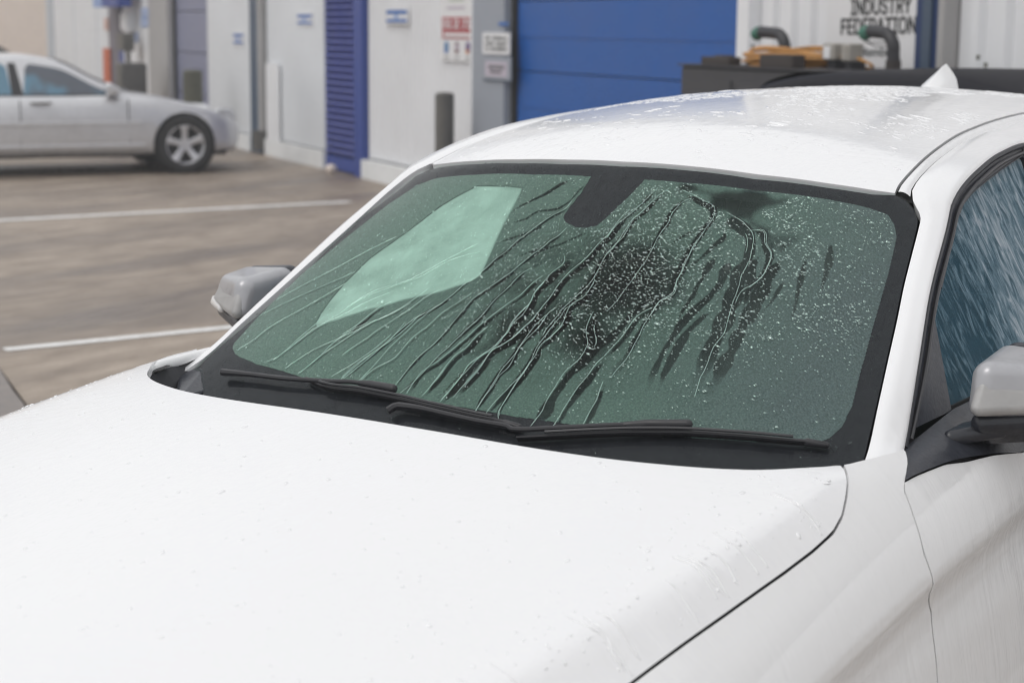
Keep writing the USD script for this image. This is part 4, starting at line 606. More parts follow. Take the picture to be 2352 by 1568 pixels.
    for sy in (-1, 1):
        a_, b_ = mid-.055, mid+.055; zt_ = float(rz(mid))-.085
        obj('door_pillar', hull([(a_-.0, sy*(wy(belt+.03, mid)), belt+.03, .006), (b_, sy*(wy(belt+.03, mid)), belt+.03, .006), (a_-.02, sy*(wy(zt_, mid)-.0), zt_, .006), (b_-.06, sy*(wy(zt_, mid)-.0), zt_, .006)], 8), M['trim'], c)
    def screen(a, b, inset):
        xs_ = np.linspace(a, b, 18); Vv, Ff = [], []
        for x in xs_:
            t = float(rz(x)); w = wy(t-.05, x)-inset
            for q in np.linspace(-1, 1, 9): Vv.append((x, q*w, t+.020-.010*abs(q)**3+.008))
        for k in range(17):
            for q in range(8): Ff.append([k*9+q, k*9+q+1, k*9+q+10, k*9+q+9])
        Ff = np.array(Ff); return faceout((np.array(Vv), np.vstack([Ff[:, [0, 1, 2]], Ff[:, [0, 2, 3]]])), ((gx0+gx1)/2, 0, .6))
    obj('windscreen', screen(-1.30, -.60, .07), M['carglass'], c, smooth=True); obj('rear_window', screen(gx0+.10, gx0+.62, .08), M['carglass'], c, smooth=True)
    # doors: gaps, handles, rubbing strip, sill highlight
    for sy in (-1, 1):
        ysd = lambda x, z: sy*(np.interp(z, [.2, .26, .32, .45, .6, .75, .85, belt], [.90, .955, .975, .985, 1.0, .995, .985, .955])*float(wid(x))+.002)
        for gx_ in (-.62, mid, -wb+.42 if style == 'saloon' else -wb+.35):
            obj('door_gap', tube([(gx_ + (.10*max(0, .55-z) if gx_ == -.62 else 0), ysd(gx_, z)-sy*.003, z) for z in np.linspace(.28, belt-.02, 12)], .005, 5), M['gap'], c)
        obj('rubbing_strip', hull([(a, ysd(a, z), z, .010) for a in (-.48, -wb+.55) for z in (.545, .575)], 8), P, c)
        obj('sill_trim', hull([(a, ysd(a, z)+sy*.004, z, .012) for a in (-.45, -wb+.48) for z in (.30, .33)], 8), P, c)
        for hx in (mid+.22, -wb+.62):
            hd = obj('door_handle', tube([(hx-.11, ysd(hx, .80), .795), (hx-.09, ysd(hx, .80)+sy*.03, .80), (hx+.09, ysd(hx, .80)+sy*.03, .80), (hx+.11, ysd(hx, .80), .795)], .014, 8), P, c)
            obj('handle_recess', hull([(hx-.09, ysd(hx, .79)-sy*.006, .79, .012), (hx+.09, ysd(hx, .79)-sy*.006, .79, .012)], 8), M['gap'], hd)
        mx = -.78; my = wy(belt+.05, mx)
        mr = obj('door_mirror', hull([(mx+.07, sy*(my+.06), belt+.06, .03), (mx+.05, sy*(my+.19), belt+.07, .03), (mx-.04, sy*(my+.06), belt+.13, .03), (mx-.04, sy*(my+.19), belt+.12, .03), (mx-.04, sy*(my+.08), belt+.03, .03), (mx-.04, sy*(my+.18), belt+.04, .03)], 12), P, c)
        obj('mirror_base', hull([(mx+.03, sy*(my-.01), belt+.02, .02), (mx, sy*(my+.10), belt+.035, .018)], 8), M['trim'], mr)
        obj('headlight', hull([(x1-.10, sy*W_*.52, .60, .05), (x1-.36, sy*W_*.80, .64, .05), (x1-.16, sy*W_*.60, .66, .04), (x1-.30, sy*W_*.80, .68, .03)], 10), M['lamp'], c)
        obj('tail_light', hull([(x0+.06, sy*W_*.68, .72, .05), (x0+.05, sy*W_*.66, .86, .05), (x0+.22, sy*W_*.86, .80, .05)], 10), M['red_ink'], c)
        for wx in (0, -wb): wheel_parts(c, wx, sy*(W_-.115), r, .225, sy)
        for wx in (0, -wb): obj('wheel_well', revolve([(r*1.06, -.12), (r*1.09, -.12), (r*1.09, .05), (r*1.06, .05)], 32).apply_translation([wx, sy*(W_-.17), r+.005]), M['gap'], c)
    obj('bumper_gap', hull([(x1-.02, -.3, .36, .015), (x1-.02, .3, .36, .015), (x1-.02, -.3, .30, .015), (x1-.02, .3, .30, .015)], 8), M['gap'], c)
    obj('grille', hull([(x1-.05, -.26, .62, .03), (x1-.05, .26, .62, .03), (x1-.02, -.2, .50, .03), (x1-.02, .2, .50, .03)], 8), M['trim'], c)
    obj('underbody', bx(-wb-.6, .5, -W_*.8, W_*.8, .19, .24), M['gap'], c, smooth=False)
    return c
hd = math.degrees(math.atan2(-N2[1], -N2[0]))
gw = np.array(B['ground']['wheel'])
fwd = -N2; left = np.array([-fwd[1], fwd[0]])
org = gw + left*(.90-.0)          # the near front wheel stands on the traced spot
sedan('saloon_car', 'silver saloon car parked nose to the wall at the left', None, 'silver', (org[0]+.0, org[1], 0), hd, L=(-3.95, .74), W_=.90, roof_h=1.285, glass='carglass_blue', r=.318, belt=.845)
fo = np.array([-16.06, -18.67]) + fwd*.70
sedan('hatchback_car', 'dark grey car showing only its roof behind the silver saloon', None, 'darkcar', (fo[0], fo[1], 0), hd, L=(-3.6, .8), wb=2.6, W_=.88, roof_h=1.43, style='hatch', belt=.93, r=.31)
bc = fac(16.40, 1.86, 0)
sedan('hatchback_car', 'black car parked close along the wall behind the white car roof', None, 'blackpaint', bc, math.degrees(math.atan2(D2[1], D2[0])), L=(-3.55, .8), wb=2.6, W_=.88, roof_h=1.475, style='hatch', belt=.93, r=.31)

# ------------------------------------------------------------------ wheeled site unit with two bent pipes, cable on its lid
H_ = B['H']
un = thing('wheeled_site_unit', 'dark grey steel box on wheels with two bent black pipes on its lid', 'trailer')
T0, T1_ = 9.78, 12.20; zt = 1.40
def fh(pts, seg=10): return tofac(hull(pts, seg))
obj('case', fbox(T0, T1_, .12, .76, .42, zt, .02), M['box_grey'], un)
obj('chassis', fbox(T0+.1, T1_-.1, .16, .72, .34, .415), M['box_dark'], un, smooth=False)
for k in range(4): obj('side_panel', fbox(T0+.08+k*.61, T0+.08+k*.61+.57, .762, .772, .50, zt-.08), M['box_grey'], un, smooth=False)
for tt in (T0+.45, T1_-.45):
    for nn in (.22, .66):
        m_ = revolve([(.02, -.05), (.12, -.06), (.20, -.05), (.21, 0), (.20, .05), (.12, .06), (.02, .05)], 28); m_.apply_translation([tt, nn, .215]); obj('wheel', tofac(m_), M['rubber'], un)
obj('lid', fbox(T0-.015, T1_+.015, .105, .775, zt, zt+.012), M['box_grey'], un, smooth=False)
for (a, b, h, w) in ((T0+.02, T0+.13, .055, .5), (10.02, 10.36, .05, .72), (10.72, 11.08, .075, .72)):
    obj('bracket', fbox(a, b, w-.06, w+.03, zt+.012, zt+.012+h, .006), M['box_dark'], un)
for (tb, te, ztop) in ((H_['p1b'][0], H_['p1e'][0], 1.628), (H_['p2b'][0]-.02, H_['p2e'][0], 1.640)):
    pth = [(tb, .45, zt+.005), (tb, .45, zt+.08), (tb-.005, .45, ztop-.13)]; Rr = .11
    for a in np.linspace(.15, 1, 9)*np.pi/2*.97: pth.append((tb-Rr*(1-math.cos(a)), .45, ztop-.13+Rr*math.sin(a)))
    e = np.array(pth[-1]); pth.append((te+.06, .45, ztop-.012))
    pp = obj('bent_pipe', tofac(tube(resample(np.array(pth), .015), .036, 18)), M['pipe'], un)
    obj('pipe_mouth', tofac(tube([(te+.065, .45, ztop-.014), (te+.03, .45, ztop-.018), (te, .45, ztop-.03)], [.0365, .041, .0405], 18)), M['pipe_end'], pp)
    obj('pipe_collar', tofac(tube([(tb, .45, zt+.012), (tb, .45, zt+.07)], .043, 18)), M['box_dark'], pp)
    if te > 11: obj('pull_wire', tofac(tube([(te+.02, .45, ztop-.07), (te+.12, .46, ztop-.095), (tb-.06, .45, ztop-.10)], .0035, 5)), M['pipe'], pp)
# the coil lies on the lid
co = thing('cable_coil', 'flat coil of orange extension cable lying on the dark site unit', 'cable')
for k in range(13):
    ph = rng.random()*6; a = np.linspace(0, 2*np.pi, 70); rx = .36+.10*rng.random(); ry = .15+.06*rng.random(); zz = zt+.02+.0082*k
    cx = 10.62+.02*rng.normal(); pts = np.c_[cx+rx*np.cos(a)*(1+.04*np.sin(3*a+ph)), .47+ry*np.sin(a), np.maximum(zt+.02, zz*1.0+.010*np.sin(2*a+ph)-.035*(np.cos(a)**2)*(k/13))]
    obj('cable_loop', tofac(tube(pts, .0085, 7, False)), M['cable'], co)
lp = smooth_path([(10.95, .47, zt+.035), (11.15, .50, zt+.075), (11.30, .52, zt+.085), (11.42, .50, zt+.065), (11.45, .46, zt+.04), (11.38, .42, zt+.02), (11.15, .42, zt+.02), (10.95, .45, zt+.02)], 40)
obj('cable_tail', tofac(tube(lp, .0085, 7)), M['cable'], co)
for (tq, w, h, hz, lab) in ((11.17, .12, .095, .05, 'socket'), (11.345, .085, .10, .045, 'plug')):
    q = thing('cable_connector', f'grey square {lab} {"nearer the coil" if lab=="socket" else "beside the right pipe"} on the orange cable', 'plug')
    obj('case', fbox(tq-w/2, tq+w/2, .47, .57, zt+.012+hz, zt+.012+hz+h, .012), M['plug'], q); obj('face', fbox(tq-w*.32, tq+w*.22, .5705, .575, zt+.02+hz, zt+hz+h-.006, .002), M['white'] if lab == 'socket' else M['plug'], q)
    obj('foot', fbox(tq-w*.3, tq+w*.4, .45, .55, zt+.0125, zt+.012+hz-.001, .004), M['pipe'], q)

# ------------------------------------------------------------------ the white car
def wet_paint(name, col, sheet=1.0, fine=1.0):
    """White paint under a film of running water: the clear coat is rippled by streaks and beads, in patches."""
    return usdkit.material(stage, '/World/Looks/' + name, {
        'tc': ('texture_coordinate', {}), 'm0': ('mapping', {'rotation': (0, 0, -1.95)}), 'm1': ('mapping', {'scale': (2.6, 38, 9)}), 'm3': ('mapping', {'scale': (34, 3, 3)}), 'n3': ('noise_texture', {'scale': 1.0, 'detail': 4, 'distortion': .6}), 'ge': ('geometry', {}), 'gs': ('separate_xyz', {}), 'gm': ('map_range', {'from_min': .3, 'from_max': .6, 'to_min': 0, 'to_max': .35, 'clamp': True}), 'b3': ('bump', {'distance': .004}), 'bb': ('bump', {'strength': .26*sheet, 'distance': .004}), 'm2': ('mapping', {'scale': (30*fine, 75*fine, 40*fine), 'rotation': (0, 0, -.5)}),
        'n1': ('noise_texture', {'scale': 1.0, 'detail': 3, 'distortion': 1.2}), 'n2': ('noise_texture', {'scale': 1.0, 'detail': 3, 'roughness': .6}),
        'big': ('noise_texture', {'scale': 3.0, 'detail': 3}),
        'sh': ('map_range', {'range_type': 'smoothstep', 'from_min': .50, 'from_max': .56, 'to_min': 0, 'to_max': 1}),
        'b1': ('bump', {'strength': .25*sheet, 'distance': .002}), 'b2': ('bump', {'strength': .30*sheet, 'distance': .0010}),
        'rr': ('map_range', {'from_min': .35, 'from_max': .65, 'to_min': .02, 'to_max': .14}),
        'p': ('principled_bsdf', {'base_color': col, 'roughness': .38, 'coat_weight': .9, 'coat_roughness': .05, 'coat_ior': 1.4, 'specular_ior_level': .4})},
        [('tc.object', 'm0.vector'), ('m0.vector', 'm1.vector'), ('tc.object', 'm3.vector'), ('m3.vector', 'n3.vector'), ('ge.normal', 'gs.vector'), ('gs.y', 'gm.value'), ('gm.result', 'b3.strength'), ('n3.fac', 'b3.height'), ('b3.normal', 'bb.normal'), ('n1.fac', 'bb.height'), ('bb.normal', 'p.normal'), ('b3.normal', 'b1.normal'), ('tc.object', 'm2.vector'), ('m1.vector', 'n1.vector'), ('m2.vector', 'n2.vector'), ('tc.object', 'big.vector'),
         ('n2.fac', 'sh.value'), ('n1.fac', 'b1.height'), ('sh.result', 'b2.height'), ('b1.normal', 'b2.normal'), ('b2.normal', 'p.coat_normal'), ('big.fac', 'rr.value'), ('rr.result', 'p.coat_roughness')], surface='p.BSDF')
M['wpaint'] = wet_paint('wet_white_paint', (.76, .76, .765), .35)
M['wroof'] = wet_paint('wet_white_roof_paint', (.76, .76, .765), .8, .5)
M['wdoor'] = wet_paint('wet_white_side_paint', (.75, .75, .75), .5)
M['paint_water'] = mat('water_lying_on_white_paint', (.77, .77, .775), .05, spec=.5, coat=.7, coat_rough=.02)
M['mirror_cap'] = mat('satin_silver_cap', (.37, .37, .385), .38, .35, var=.10, scale=14, coat=.4)
M['mirror_face'] = mat('dirty_grey_cap', (.37, .365, .36), .5, .15, var=.22, scale=11)
M['mirror_lens'] = mat('clear_lens', (.62, .61, .60), .2, coat=.6)
M['frit'] = mat('black_glass_border', (.024, .023, .029), .35, spec=.12, var=.12, scale=30)
M['cowl'] = mat('cowl_plastic', (.022, .023, .027), .55, var=.25, scale=25, bump=.2, bscale=120)
M['wiper'] = mat('wiper_black', (.018, .018, .021), .42, var=.2, scale=30)
M['blade'] = mat('wiper_rubber', (.030, .030, .033), .32)
M['dash'] = mat('dash_black', (.012, .012, .013), .6, var=.2, scale=20)
M['seat'] = mat('seat_cloth', (.016, .017, .018), .9, var=.2, scale=30)
M['seal'] = mat('rubber_seal', (.015, .016, .020), .38)
M['wet_trim'] = mat('wet_black_trim', (.020, .022, .028), .30, var=.25, scale=22, bump=.25, bscale=160)
M['glass'] = glass_mat('windscreen_glass', (.92, .985, .955), ior=1.16)
M['pane'] = glass_mat('side_glass', (.62, .80, .86), ior=1.30)
M['water'] = usdkit.material(stage, '/World/Looks/water', {'g': ('glass_bsdf', {'color': (.95, 1, .98), 'roughness': 0.0, 'IOR': 1.33})}, surface='g.BSDF')
M['bead'] = usdkit.material(stage, '/World/Looks/water_bead', {'g': ('glass_bsdf', {'color': (.93, 1, .97), 'roughness': 0.02, 'IOR': 1.36}), 'h': ('glossy_bsdf', {'color': (.85, 1, .95), 'roughness': .08}), 'm': ('mix_closure', {'fac': .26})}, [('g.BSDF', 'm.closure1'), ('h.BSDF', 'm.closure2')], surface='m.closure')
M['pale_patch_mat'] = mat('pale_sheet', (.52, .57, .55), .8, var=.10, scale=16)
M['fog'] = usdkit.material(stage, '/World/Looks/condensation', {
    'tc': ('texture_coordinate', {}), 'sep': ('separate_xyz', {}), 'lr': ('map_range', {'from_min': -.15, 'from_max': .60, 'to_min': 0, 'to_max': 1, 'clamp': True}),
    'n': ('noise_texture', {'scale': 4.5, 'detail': 4}), 'fine': ('noise_texture', {'scale': 260, 'detail': 2}), 'cell': ('voronoi_texture', {'scale': 230, 'randomness': 1.0}),
    'add': ('math', {'math_type': 'multiply_add', 'value2': .5, 'value3': -.25}), 'sum': ('math', {'math_type': 'add', 'use_clamp': True}),
    'col': ('rgb_ramp', {'ramp': [(0, (.145, .218, .188)), (.45, (.140, .212, .182)), (1, (.120, .150, .156))]}),
    'den': ('rgb_ramp', {'ramp': [(0, (.97, .97, .97)), (.35, (.9, .9, .9)), (.6, (.80, .80, .80)), (1, (.90, .90, .90))]}),
    'grain': ('map_range', {'from_min': .3, 'from_max': .7, 'to_min': -.16, 'to_max': .16}), 'd2': ('math', {'math_type': 'add', 'use_clamp': True}),
    'spk': ('rgb_ramp', {'ramp': [(.0, (1.75, 1.75, 1.75)), (.25, (1.25, 1.25, 1.25)), (.55, (.78, .78, .78)), (1, (.6, .6, .6))]}), 'cm': ('mix', {'mix_type': 'multiply', 'fac': .55}),
    'fa': ('attribute', {'attribute': 'fog'}), 'em': ('mapping', {'location': (.835*2.9, -.10*3.3, -1.13*1.6), 'scale': (2.9, 3.3, 1.6)}), 'el': ('vector_math', {'math_type': 'length'}), 'er': ('map_range', {'range_type': 'smoothstep', 'from_min': .30, 'from_max': 1.25, 'to_min': -.70, 'to_max': 0, 'clamp': True}), 'd3': ('math', {'math_type': 'add', 'use_clamp': True}),
    'bp': ('bump', {'strength': 1.0, 'distance': .003}), 'df': ('principled_bsdf', {'roughness': .22, 'specular_ior_level': .30}), 't': ('transparent_bsdf', {'color': (.9, 1, .96)}), 'mx': ('mix_closure', {})},
    [('tc.object', 'sep.vector'), ('sep.y', 'lr.value'), ('tc.object', 'n.vector'), ('tc.object', 'fine.vector'), ('tc.object', 'cell.vector'), ('n.fac', 'add.value1'), ('add.value', 'sum.value1'), ('lr.result', 'sum.value2'),
     ('sum.value', 'col.fac'), ('sum.value', 'den.fac'), ('fine.fac', 'grain.value'), ('den.color', 'd2.value1'), ('grain.result', 'd2.value2'), ('cell.distance', 'bp.height'), ('bp.normal', 'df.normal'), ('cell.distance', 'spk.fac'), ('col.color', 'cm.color1'), ('spk.color', 'cm.color2'), ('cm.color', 'df.base_color'),
     ('tc.object', 'em.vector'), ('em.vector', 'el.vector1'), ('el.value', 'er.value'), ('fa.fac', 'mx.fac'), ('t.BSDF', 'mx.closure1'), ('df.BSDF', 'mx.closure2')], surface='mx.closure')
M['side_film'] = usdkit.material(stage, '/World/Looks/streaked_water_and_reflection', {  # sky and wall reflections are put into this colour, along with the sheeting water
    'tc': ('texture_coordinate', {}), 'mr': ('mapping', {'rotation': (0, -.42, 0)}), 'mp': ('mapping', {'scale': (60, 24, 13)}), 'n': ('noise_texture', {'scale': 1.1, 'detail': 5, 'roughness': .6, 'distortion': .8}), 'big': ('noise_texture', {'scale': 3.2, 'detail': 3}),
    'sep': ('separate_xyz', {}), 'hz': ('map_range', {'from_min': -.95, 'from_max': -1.50, 'to_min': -.15, 'to_max': .085, 'clamp': True}),
    'a1': ('math', {'math_type': 'add'}), 'a2': ('math', {'math_type': 'multiply_add', 'value2': .5, 'value3': -.25}), 'a3': ('math', {'math_type': 'add'}),
    'den': ('rgb_ramp', {'ramp': [(.36, (.20, .20, .20)), (.54, (.52, .52, .52)), (.74, (.85, .85, .85))]}),
    'col': ('rgb_ramp', {'ramp': [(.34, (.020, .085, .130)), (.56, (.10, .18, .23)), (.80, (.40, .46, .51))]}),
    'df': ('principled_bsdf', {'roughness': .3}), 't': ('transparent_bsdf', {'color': (.45, .72, .85)}), 'mx': ('mix_closure', {})},
    [('tc.object', 'mr.vector'), ('mr.vector', 'mp.vector'), ('mp.vector', 'n.vector'), ('tc.object', 'big.vector'), ('tc.object', 'sep.vector'), ('sep.x', 'hz.value'), ('n.fac', 'a1.value1'), ('hz.result', 'a1.value2'), ('big.fac', 'a2.value1'), ('a1.value', 'a3.value1'), ('a2.value', 'a3.value2'),
     ('a3.value', 'den.fac'), ('a3.value', 'col.fac'), ('col.color', 'df.base_color'), ('den.color', 'mx.fac'), ('t.BSDF', 'mx.closure1'), ('df.BSDF', 'mx.closure2')], surface='mx.closure')

wc = thing('white_car', 'wet white hatchback car with streaming windscreen filling the foreground', 'car')
P2 = lambda k: np.array(B[k])
bodyf = lambda P: body(P[:, 0], P[:, 1])
# --- bonnet: rear edge, side seams (the right one mirrors the left), front edge
seam = P2('seam'); trail = P2('hood_trail')
sx, sq = seam[:, 0], seam[:, 1]
ext = np.array([[.30, .772], [.50, .762], [.66, .742], [.72, .70]])
side = np.vstack([seam, ext]); tl = trail[trail[:, 1] > 0]; 
trail_full = np.vstack([np.c_[tl[::-1, 0], -tl[::-1, 1]][:-1], [[-.293, 0.0]], tl])
trail_full = resample(np.c_[smooth_path(trail_full, 80)], .02)
front = np.c_[.72+.05*(1-(np.linspace(.70, -.70, 30)/.7)**2), np.linspace(.70, -.70, 30)]
hood_poly = Polygon(np.vstack([trail_full, resample(side, .02), front[1:-1], np.c_[side[::-1, 0], -side[::-1, 1]]])).buffer(0)
hood = obj('bonnet', lift(hood_poly.buffer(-.0022), bodyf, .022, .016), M['wpaint'], wc, smooth=28)
obj('gap_lining', lift(hood_poly.buffer(.03).difference(hood_poly.buffer(-.05)).difference(sbox(-.9, -.70, -.2, .70)), lambda P: bodyf(P)+[0, 0, -.013], .03, 0), M['gap'], wc, smooth=True)
# --- front wings
ds = P2('door_seam'); 
def q_at(x, z):
    q = np.linspace(.6, 1.75, 500); b = body(np.full(500, x), q); i = np.argmin(np.abs(b[:, 2]-z) + 10*(b[:, 1] < .7)); return q[i]
ds_full = np.vstack([ds, [[-.612, 1.25], [-.61, q_at(-.61, .26)]]])
arch = [(.365*math.cos(a), .34+.365*math.sin(a)) for a in np.linspace(math.pi*1.12, -.12*math.pi, 40)]
arch_q = np.array([[x, q_at(x, max(z, .22))] for x, z in arch])
ft = P2('fender_top')
wing = np.vstack([side[::-1][1:], ft, [[-.716, .7625]], [[-.690, .786]], ds_full[1:], arch_q, [[.50, q_at(.5, .24)], [.66, q_at(.66, .26)]], [[.70, .95]]])
wing_poly = Polygon(wing).buffer(0)
wing_poly = max(getattr(wing_poly, 'geoms', [wing_poly]), key=lambda g: g.area).buffer(-.0022)
wm = lift(wing_poly, bodyf, .024, .014)
obj('front_wing', wm, M['wdoor'], wc, smooth=28); obj('front_wing', mirror(lift(wing_poly, bodyf, .024, .003)), M['wdoor'], wc, smooth=28)
obj('wing_lip', tube(smooth_path([(-.535, -.722, .969), (-.57, -.732, .972), (-.63, -.737, .973), (-.70, -.739, .975), (-.78, -.738, .977)], 20), [.004, .008]+[.012]*17+[.008], 12), M['wdoor'], wc)
# --- doors and rear quarters below the belt
dtop = P2('door_top'); dtop_full = np.vstack([dtop, [[-1.30, q_at(-1.30, .975)], [-1.72, q_at(-1.72, .975)]]])
door_poly = Polygon(np.vstack([dtop_full, [[-1.74, q_at(-1.74, .26)]], ds_full[::-1][:-1]])).buffer(0).buffer(-.0022)
dm = lift(door_poly, bodyf, .026, .014)
quart = Polygon(np.vstack([[[-1.748, q_at(-1.748, .975)], [-2.4, q_at(-2.4, .975)], [-3.15, q_at(-3.15, .95)], [-3.15, q_at(-3.15, .3)], [-3.02, q_at(-3.02, .26)]], [[x-2.69, q_at(x-2.69, max(z, .22))] for x, z in arch[::-1]], [[-2.2, q_at(-2.2, .25)], [-1.748, q_at(-1.748, .25)]]])).buffer(0)
qm = lift(quart, bodyf, .05, .012)
for f_ in (lambda m: m, mirror):
    obj('door', f_(dm), M['wdoor'], wc, smooth=28); obj('rear_quarter', f_(qm), M['wdoor'], wc, smooth=28)
lin_ = lift(Polygon([(-.35, .80), (-.35, 1.32), (-.9, 1.32), (-.9, .84)]), lambda P: body(P[:, 0], P[:, 1])-np.array([0, .016, 0]), .04, 0)
obj('shut_face', lin_, M['gap'], wc, smooth=True); obj('shut_face', mirror(lin_), M['gap'], wc, smooth=True)
# --- roof
def roof3(P): return np.stack([P[:, 0], P[:, 1], R(P[:, 0], P[:, 1])], 1)
gt = P2('glass_top'); gt = gt[np.argsort(-gt[:, 1])]
rs = P2('roof_seam'); rs_l = np.vstack([rs, [[-2.2, .478], [-2.6, .468], [-3.0, .45]]])
seam_l = resample(smooth_path(rs_l, 60), .03)
front_r = np.vstack([gt]) + [-.006, 0]
roof_poly = Polygon(np.vstack([front_r[::-1], seam_l, [[-3.06, .3], [-3.08, 0], [-3.06, -.3]], np.c_[seam_l[::-1, 0], -seam_l[::-1, 1]]])).buffer(0).buffer(-.0015)
roof = obj('roof', lift(roof_poly, roof3, .03, .014), M['wroof'], wc, smooth=30)
# --- side frames: pillar and roof rail between the windscreen / roof seam and the window trim
gl = P2('glass_left'); rl = P2('rail_seam')
out = P2('trim_out')
inn = np.vstack([[wscreen(x, y+.004, .002) for x, y in gl[:7]], [[x, y+.003, W(x, y)] for x, y in ((-1.172, .5895),)], [[x, y, R(x, y)-.002] for x, y in np.vstack([[[-1.199, .5655]], rl[1:], [[-1.8, .512], [-2.2, .508], [-2.6, .498], [-3.0, .478]]])]])
out = np.vstack([[[x, z] for x, z in out], [[-1.95, 1.414], [-2.2, 1.412], [-2.5, 1.395], [-2.75, 1.36], [-3.0, 1.28]]])
o3 = np.array([[x, U(x, z), z] for x, z in out])
# bottom ends: the pillar runs down into the wing
inn = np.vstack([[[-.60, .724, .945]], inn]); o3 = np.vstack([[[-.672, .764, .945]], o3])
def corr_par(a, b, n):
    """Both curves walked together: corresponding knots by hand, then resampled."""
    return a, b
ai = smooth_path(inn, 200); ao = smooth_path(o3, 200)
# match by x so that the strip does not shear
tx = np.linspace(0, 1, 110)
xi = np.interp(tx, np.linspace(0, 1, 200), np.arange(200)); 
def pick(curve, xs_):
    order = np.argsort(curve[:, 0]); c = curve[order]
    return np.stack([xs_, np.interp(xs_, c[:, 0], c[:, 1]), np.interp(xs_, c[:, 0], c[:, 2])], 1)
xs_i = np.concatenate([np.linspace(inn[0, 0], -1.2, 60), np.linspace(-1.2, -3.0, 51)[1:]])
xs_o = np.interp(xs_i, [-3.0, -1.62, -1.34, -1.2, -1.15, -1.013, -.85, -.672, -.60], [-3.0, -1.62, -1.38, -1.26, -1.18, -1.02, -.89, -.74, -.675])
AI, AO = pick(ai, xs_i), pick(ao, xs_o)
outv = np.tile([.12, .80, .60], (len(AI), 1))
def pillar_prof(s): return .011*(1-(2*s-1)**4) - .0
fr = faceout(loft(AI, AO, 14, 0, outv, pillar_prof))
def turned(A_, inward): return A_ + np.asarray(inward)
fr_in = faceout(loft(AI, AI+np.array([-.002, .004, -.022]), 2), (-1.3, -3, .55)); fr_out = faceout(loft(AO, AO-np.array([0, .025, 0]), 2))
frame = trimesh.util.concatenate([fr, fr_in, fr_out])
obj('side_frame', frame, M['wpaint'], wc, smooth=35); obj('side_frame', mirror(frame), M['wpaint'], wc, smooth=35)
# --- roof ditch mouldings between roof and frame
def strip_between(xa, n=60):
    s1 = np.array(seam_l); a = pick(np.c_[s1, R(s1[:, 0], s1[:, 1])], np.linspace(xa, -2.98, n)); b = pick(ai, np.linspace(xa, -2.98, n))
    return a, b
ma, mb = strip_between(-1.215); ma = ma + [0, .003, -.003]; mb = mb + [0, -.003, -.002]
mo = faceout(loft(ma, mb, 6, .003, (0, 0, 1)))
obj('roof_moulding', mo, M['wroof'], wc, smooth=30); obj('roof_moulding', mirror(mo), M['wroof'], wc, smooth=30)
un_ = faceout(loft(ma+[0, -.03, -.014], mb+[0, .03, -.014], 3)); obj('gap_lining', un_, M['gap'], wc, smooth=True); obj('gap_lining', mirror(un_), M['gap'], wc, smooth=True)
# --- aerial fin
fx_, fz_ = -2.80, float(R(-2.80, 0))
prof_ = np.array([(.085, -.004), (.045, .016), (.0, .040), (-.035, .056), (-.060, .0625), (-.070, .060), (-.074, .045), (-.082, .018), (-.098, -.006)])
V_, F_ = [], []; sec = 14
for k, (hx, hz) in enumerate(zip(np.linspace(.085, -.1, 30), np.interp(np.linspace(-.085, .1, 30), -prof_[::1, 0], prof_[:, 1]))):
    hz = max(hz, 0)
    wv = .030*math.sqrt(max(0, 1-((hx+.01)/.096)**2))+.001
    for a in np.linspace(0, np.pi, sec):
        cy = math.cos(a); V_.append((hx, np.sign(cy)*abs(cy)**1.0*wv*1.5*(.10+.90*(1-math.sin(a))**.9), -.006+(hz+.008)*math.sin(a)**.55))
for i in range(29):
    for j in range(sec-1): F_.append([i*sec+j, i*sec+j+1, (i+1)*sec+j+1, (i+1)*sec+j])
F_ = np.array(F_); fin = faceout((np.array(V_)*[1, 1, 1.05]+[fx_, 0, fz_], np.vstack([F_[:, [0, 1, 2]], F_[:, [0, 2, 3]]])), (fx_, 0, fz_))
obj('aerial_fin', fin, M['wdoor'], wc, smooth=40)

# --- windscreen: glass, black border, condensation cut by the water tracks
gl_, gtp, gr_ = P2('glass_left'), P2('glass_top'), P2('glass_right')
outline = np.vstack([gl_, gtp, gr_, [[-.62, -.715], [-.45, -.60], [-.38, -.35], [-.35, 0], [-.38, .35], [-.45, .60], [-.62, .715]]])
glass_poly = Polygon(outline).buffer(0).buffer(.012).buffer(-.012)
# the glass ends below the bonnet
glass_poly = glass_poly.intersection(Polygon(np.vstack([[(-1.4, -.9), (-1.4, .9)], [(-.57, .9), (-.57, .70), (-.50, .6), (-.465, .45), (-.45, .2), (-.445, 0), (-.45, -.2), (-.465, -.45), (-.50, -.6), (-.57, -.70), (-.57, -.9)]])))
wsf = lambda off: (lambda P: wscreen(P[:, 0], P[:, 1], off))
ws = obj('windscreen', film(glass_poly, wsf(0.0), .05), M['glass'], wc, smooth=True)
clear = Polygon(P2('clear')).buffer(0).buffer(.02).buffer(-.02)
housing = Polygon(P2('housing')).buffer(.012).buffer(-.012).union(Polygon(P2('housing')[:3]).buffer(0.0))
fritp = glass_poly.difference(clear).union(housing.intersection(glass_poly)).buffer(.0005)
obj('black_border', film(fritp, wsf(-.0045), .05), M['frit'], ws, smooth=True)
obj('mirror_housing', lift(housing.buffer(-.012), wsf(-.02), .03, .05), M['frit'], ws, smooth=30)
tracks, wid_ = [], {}
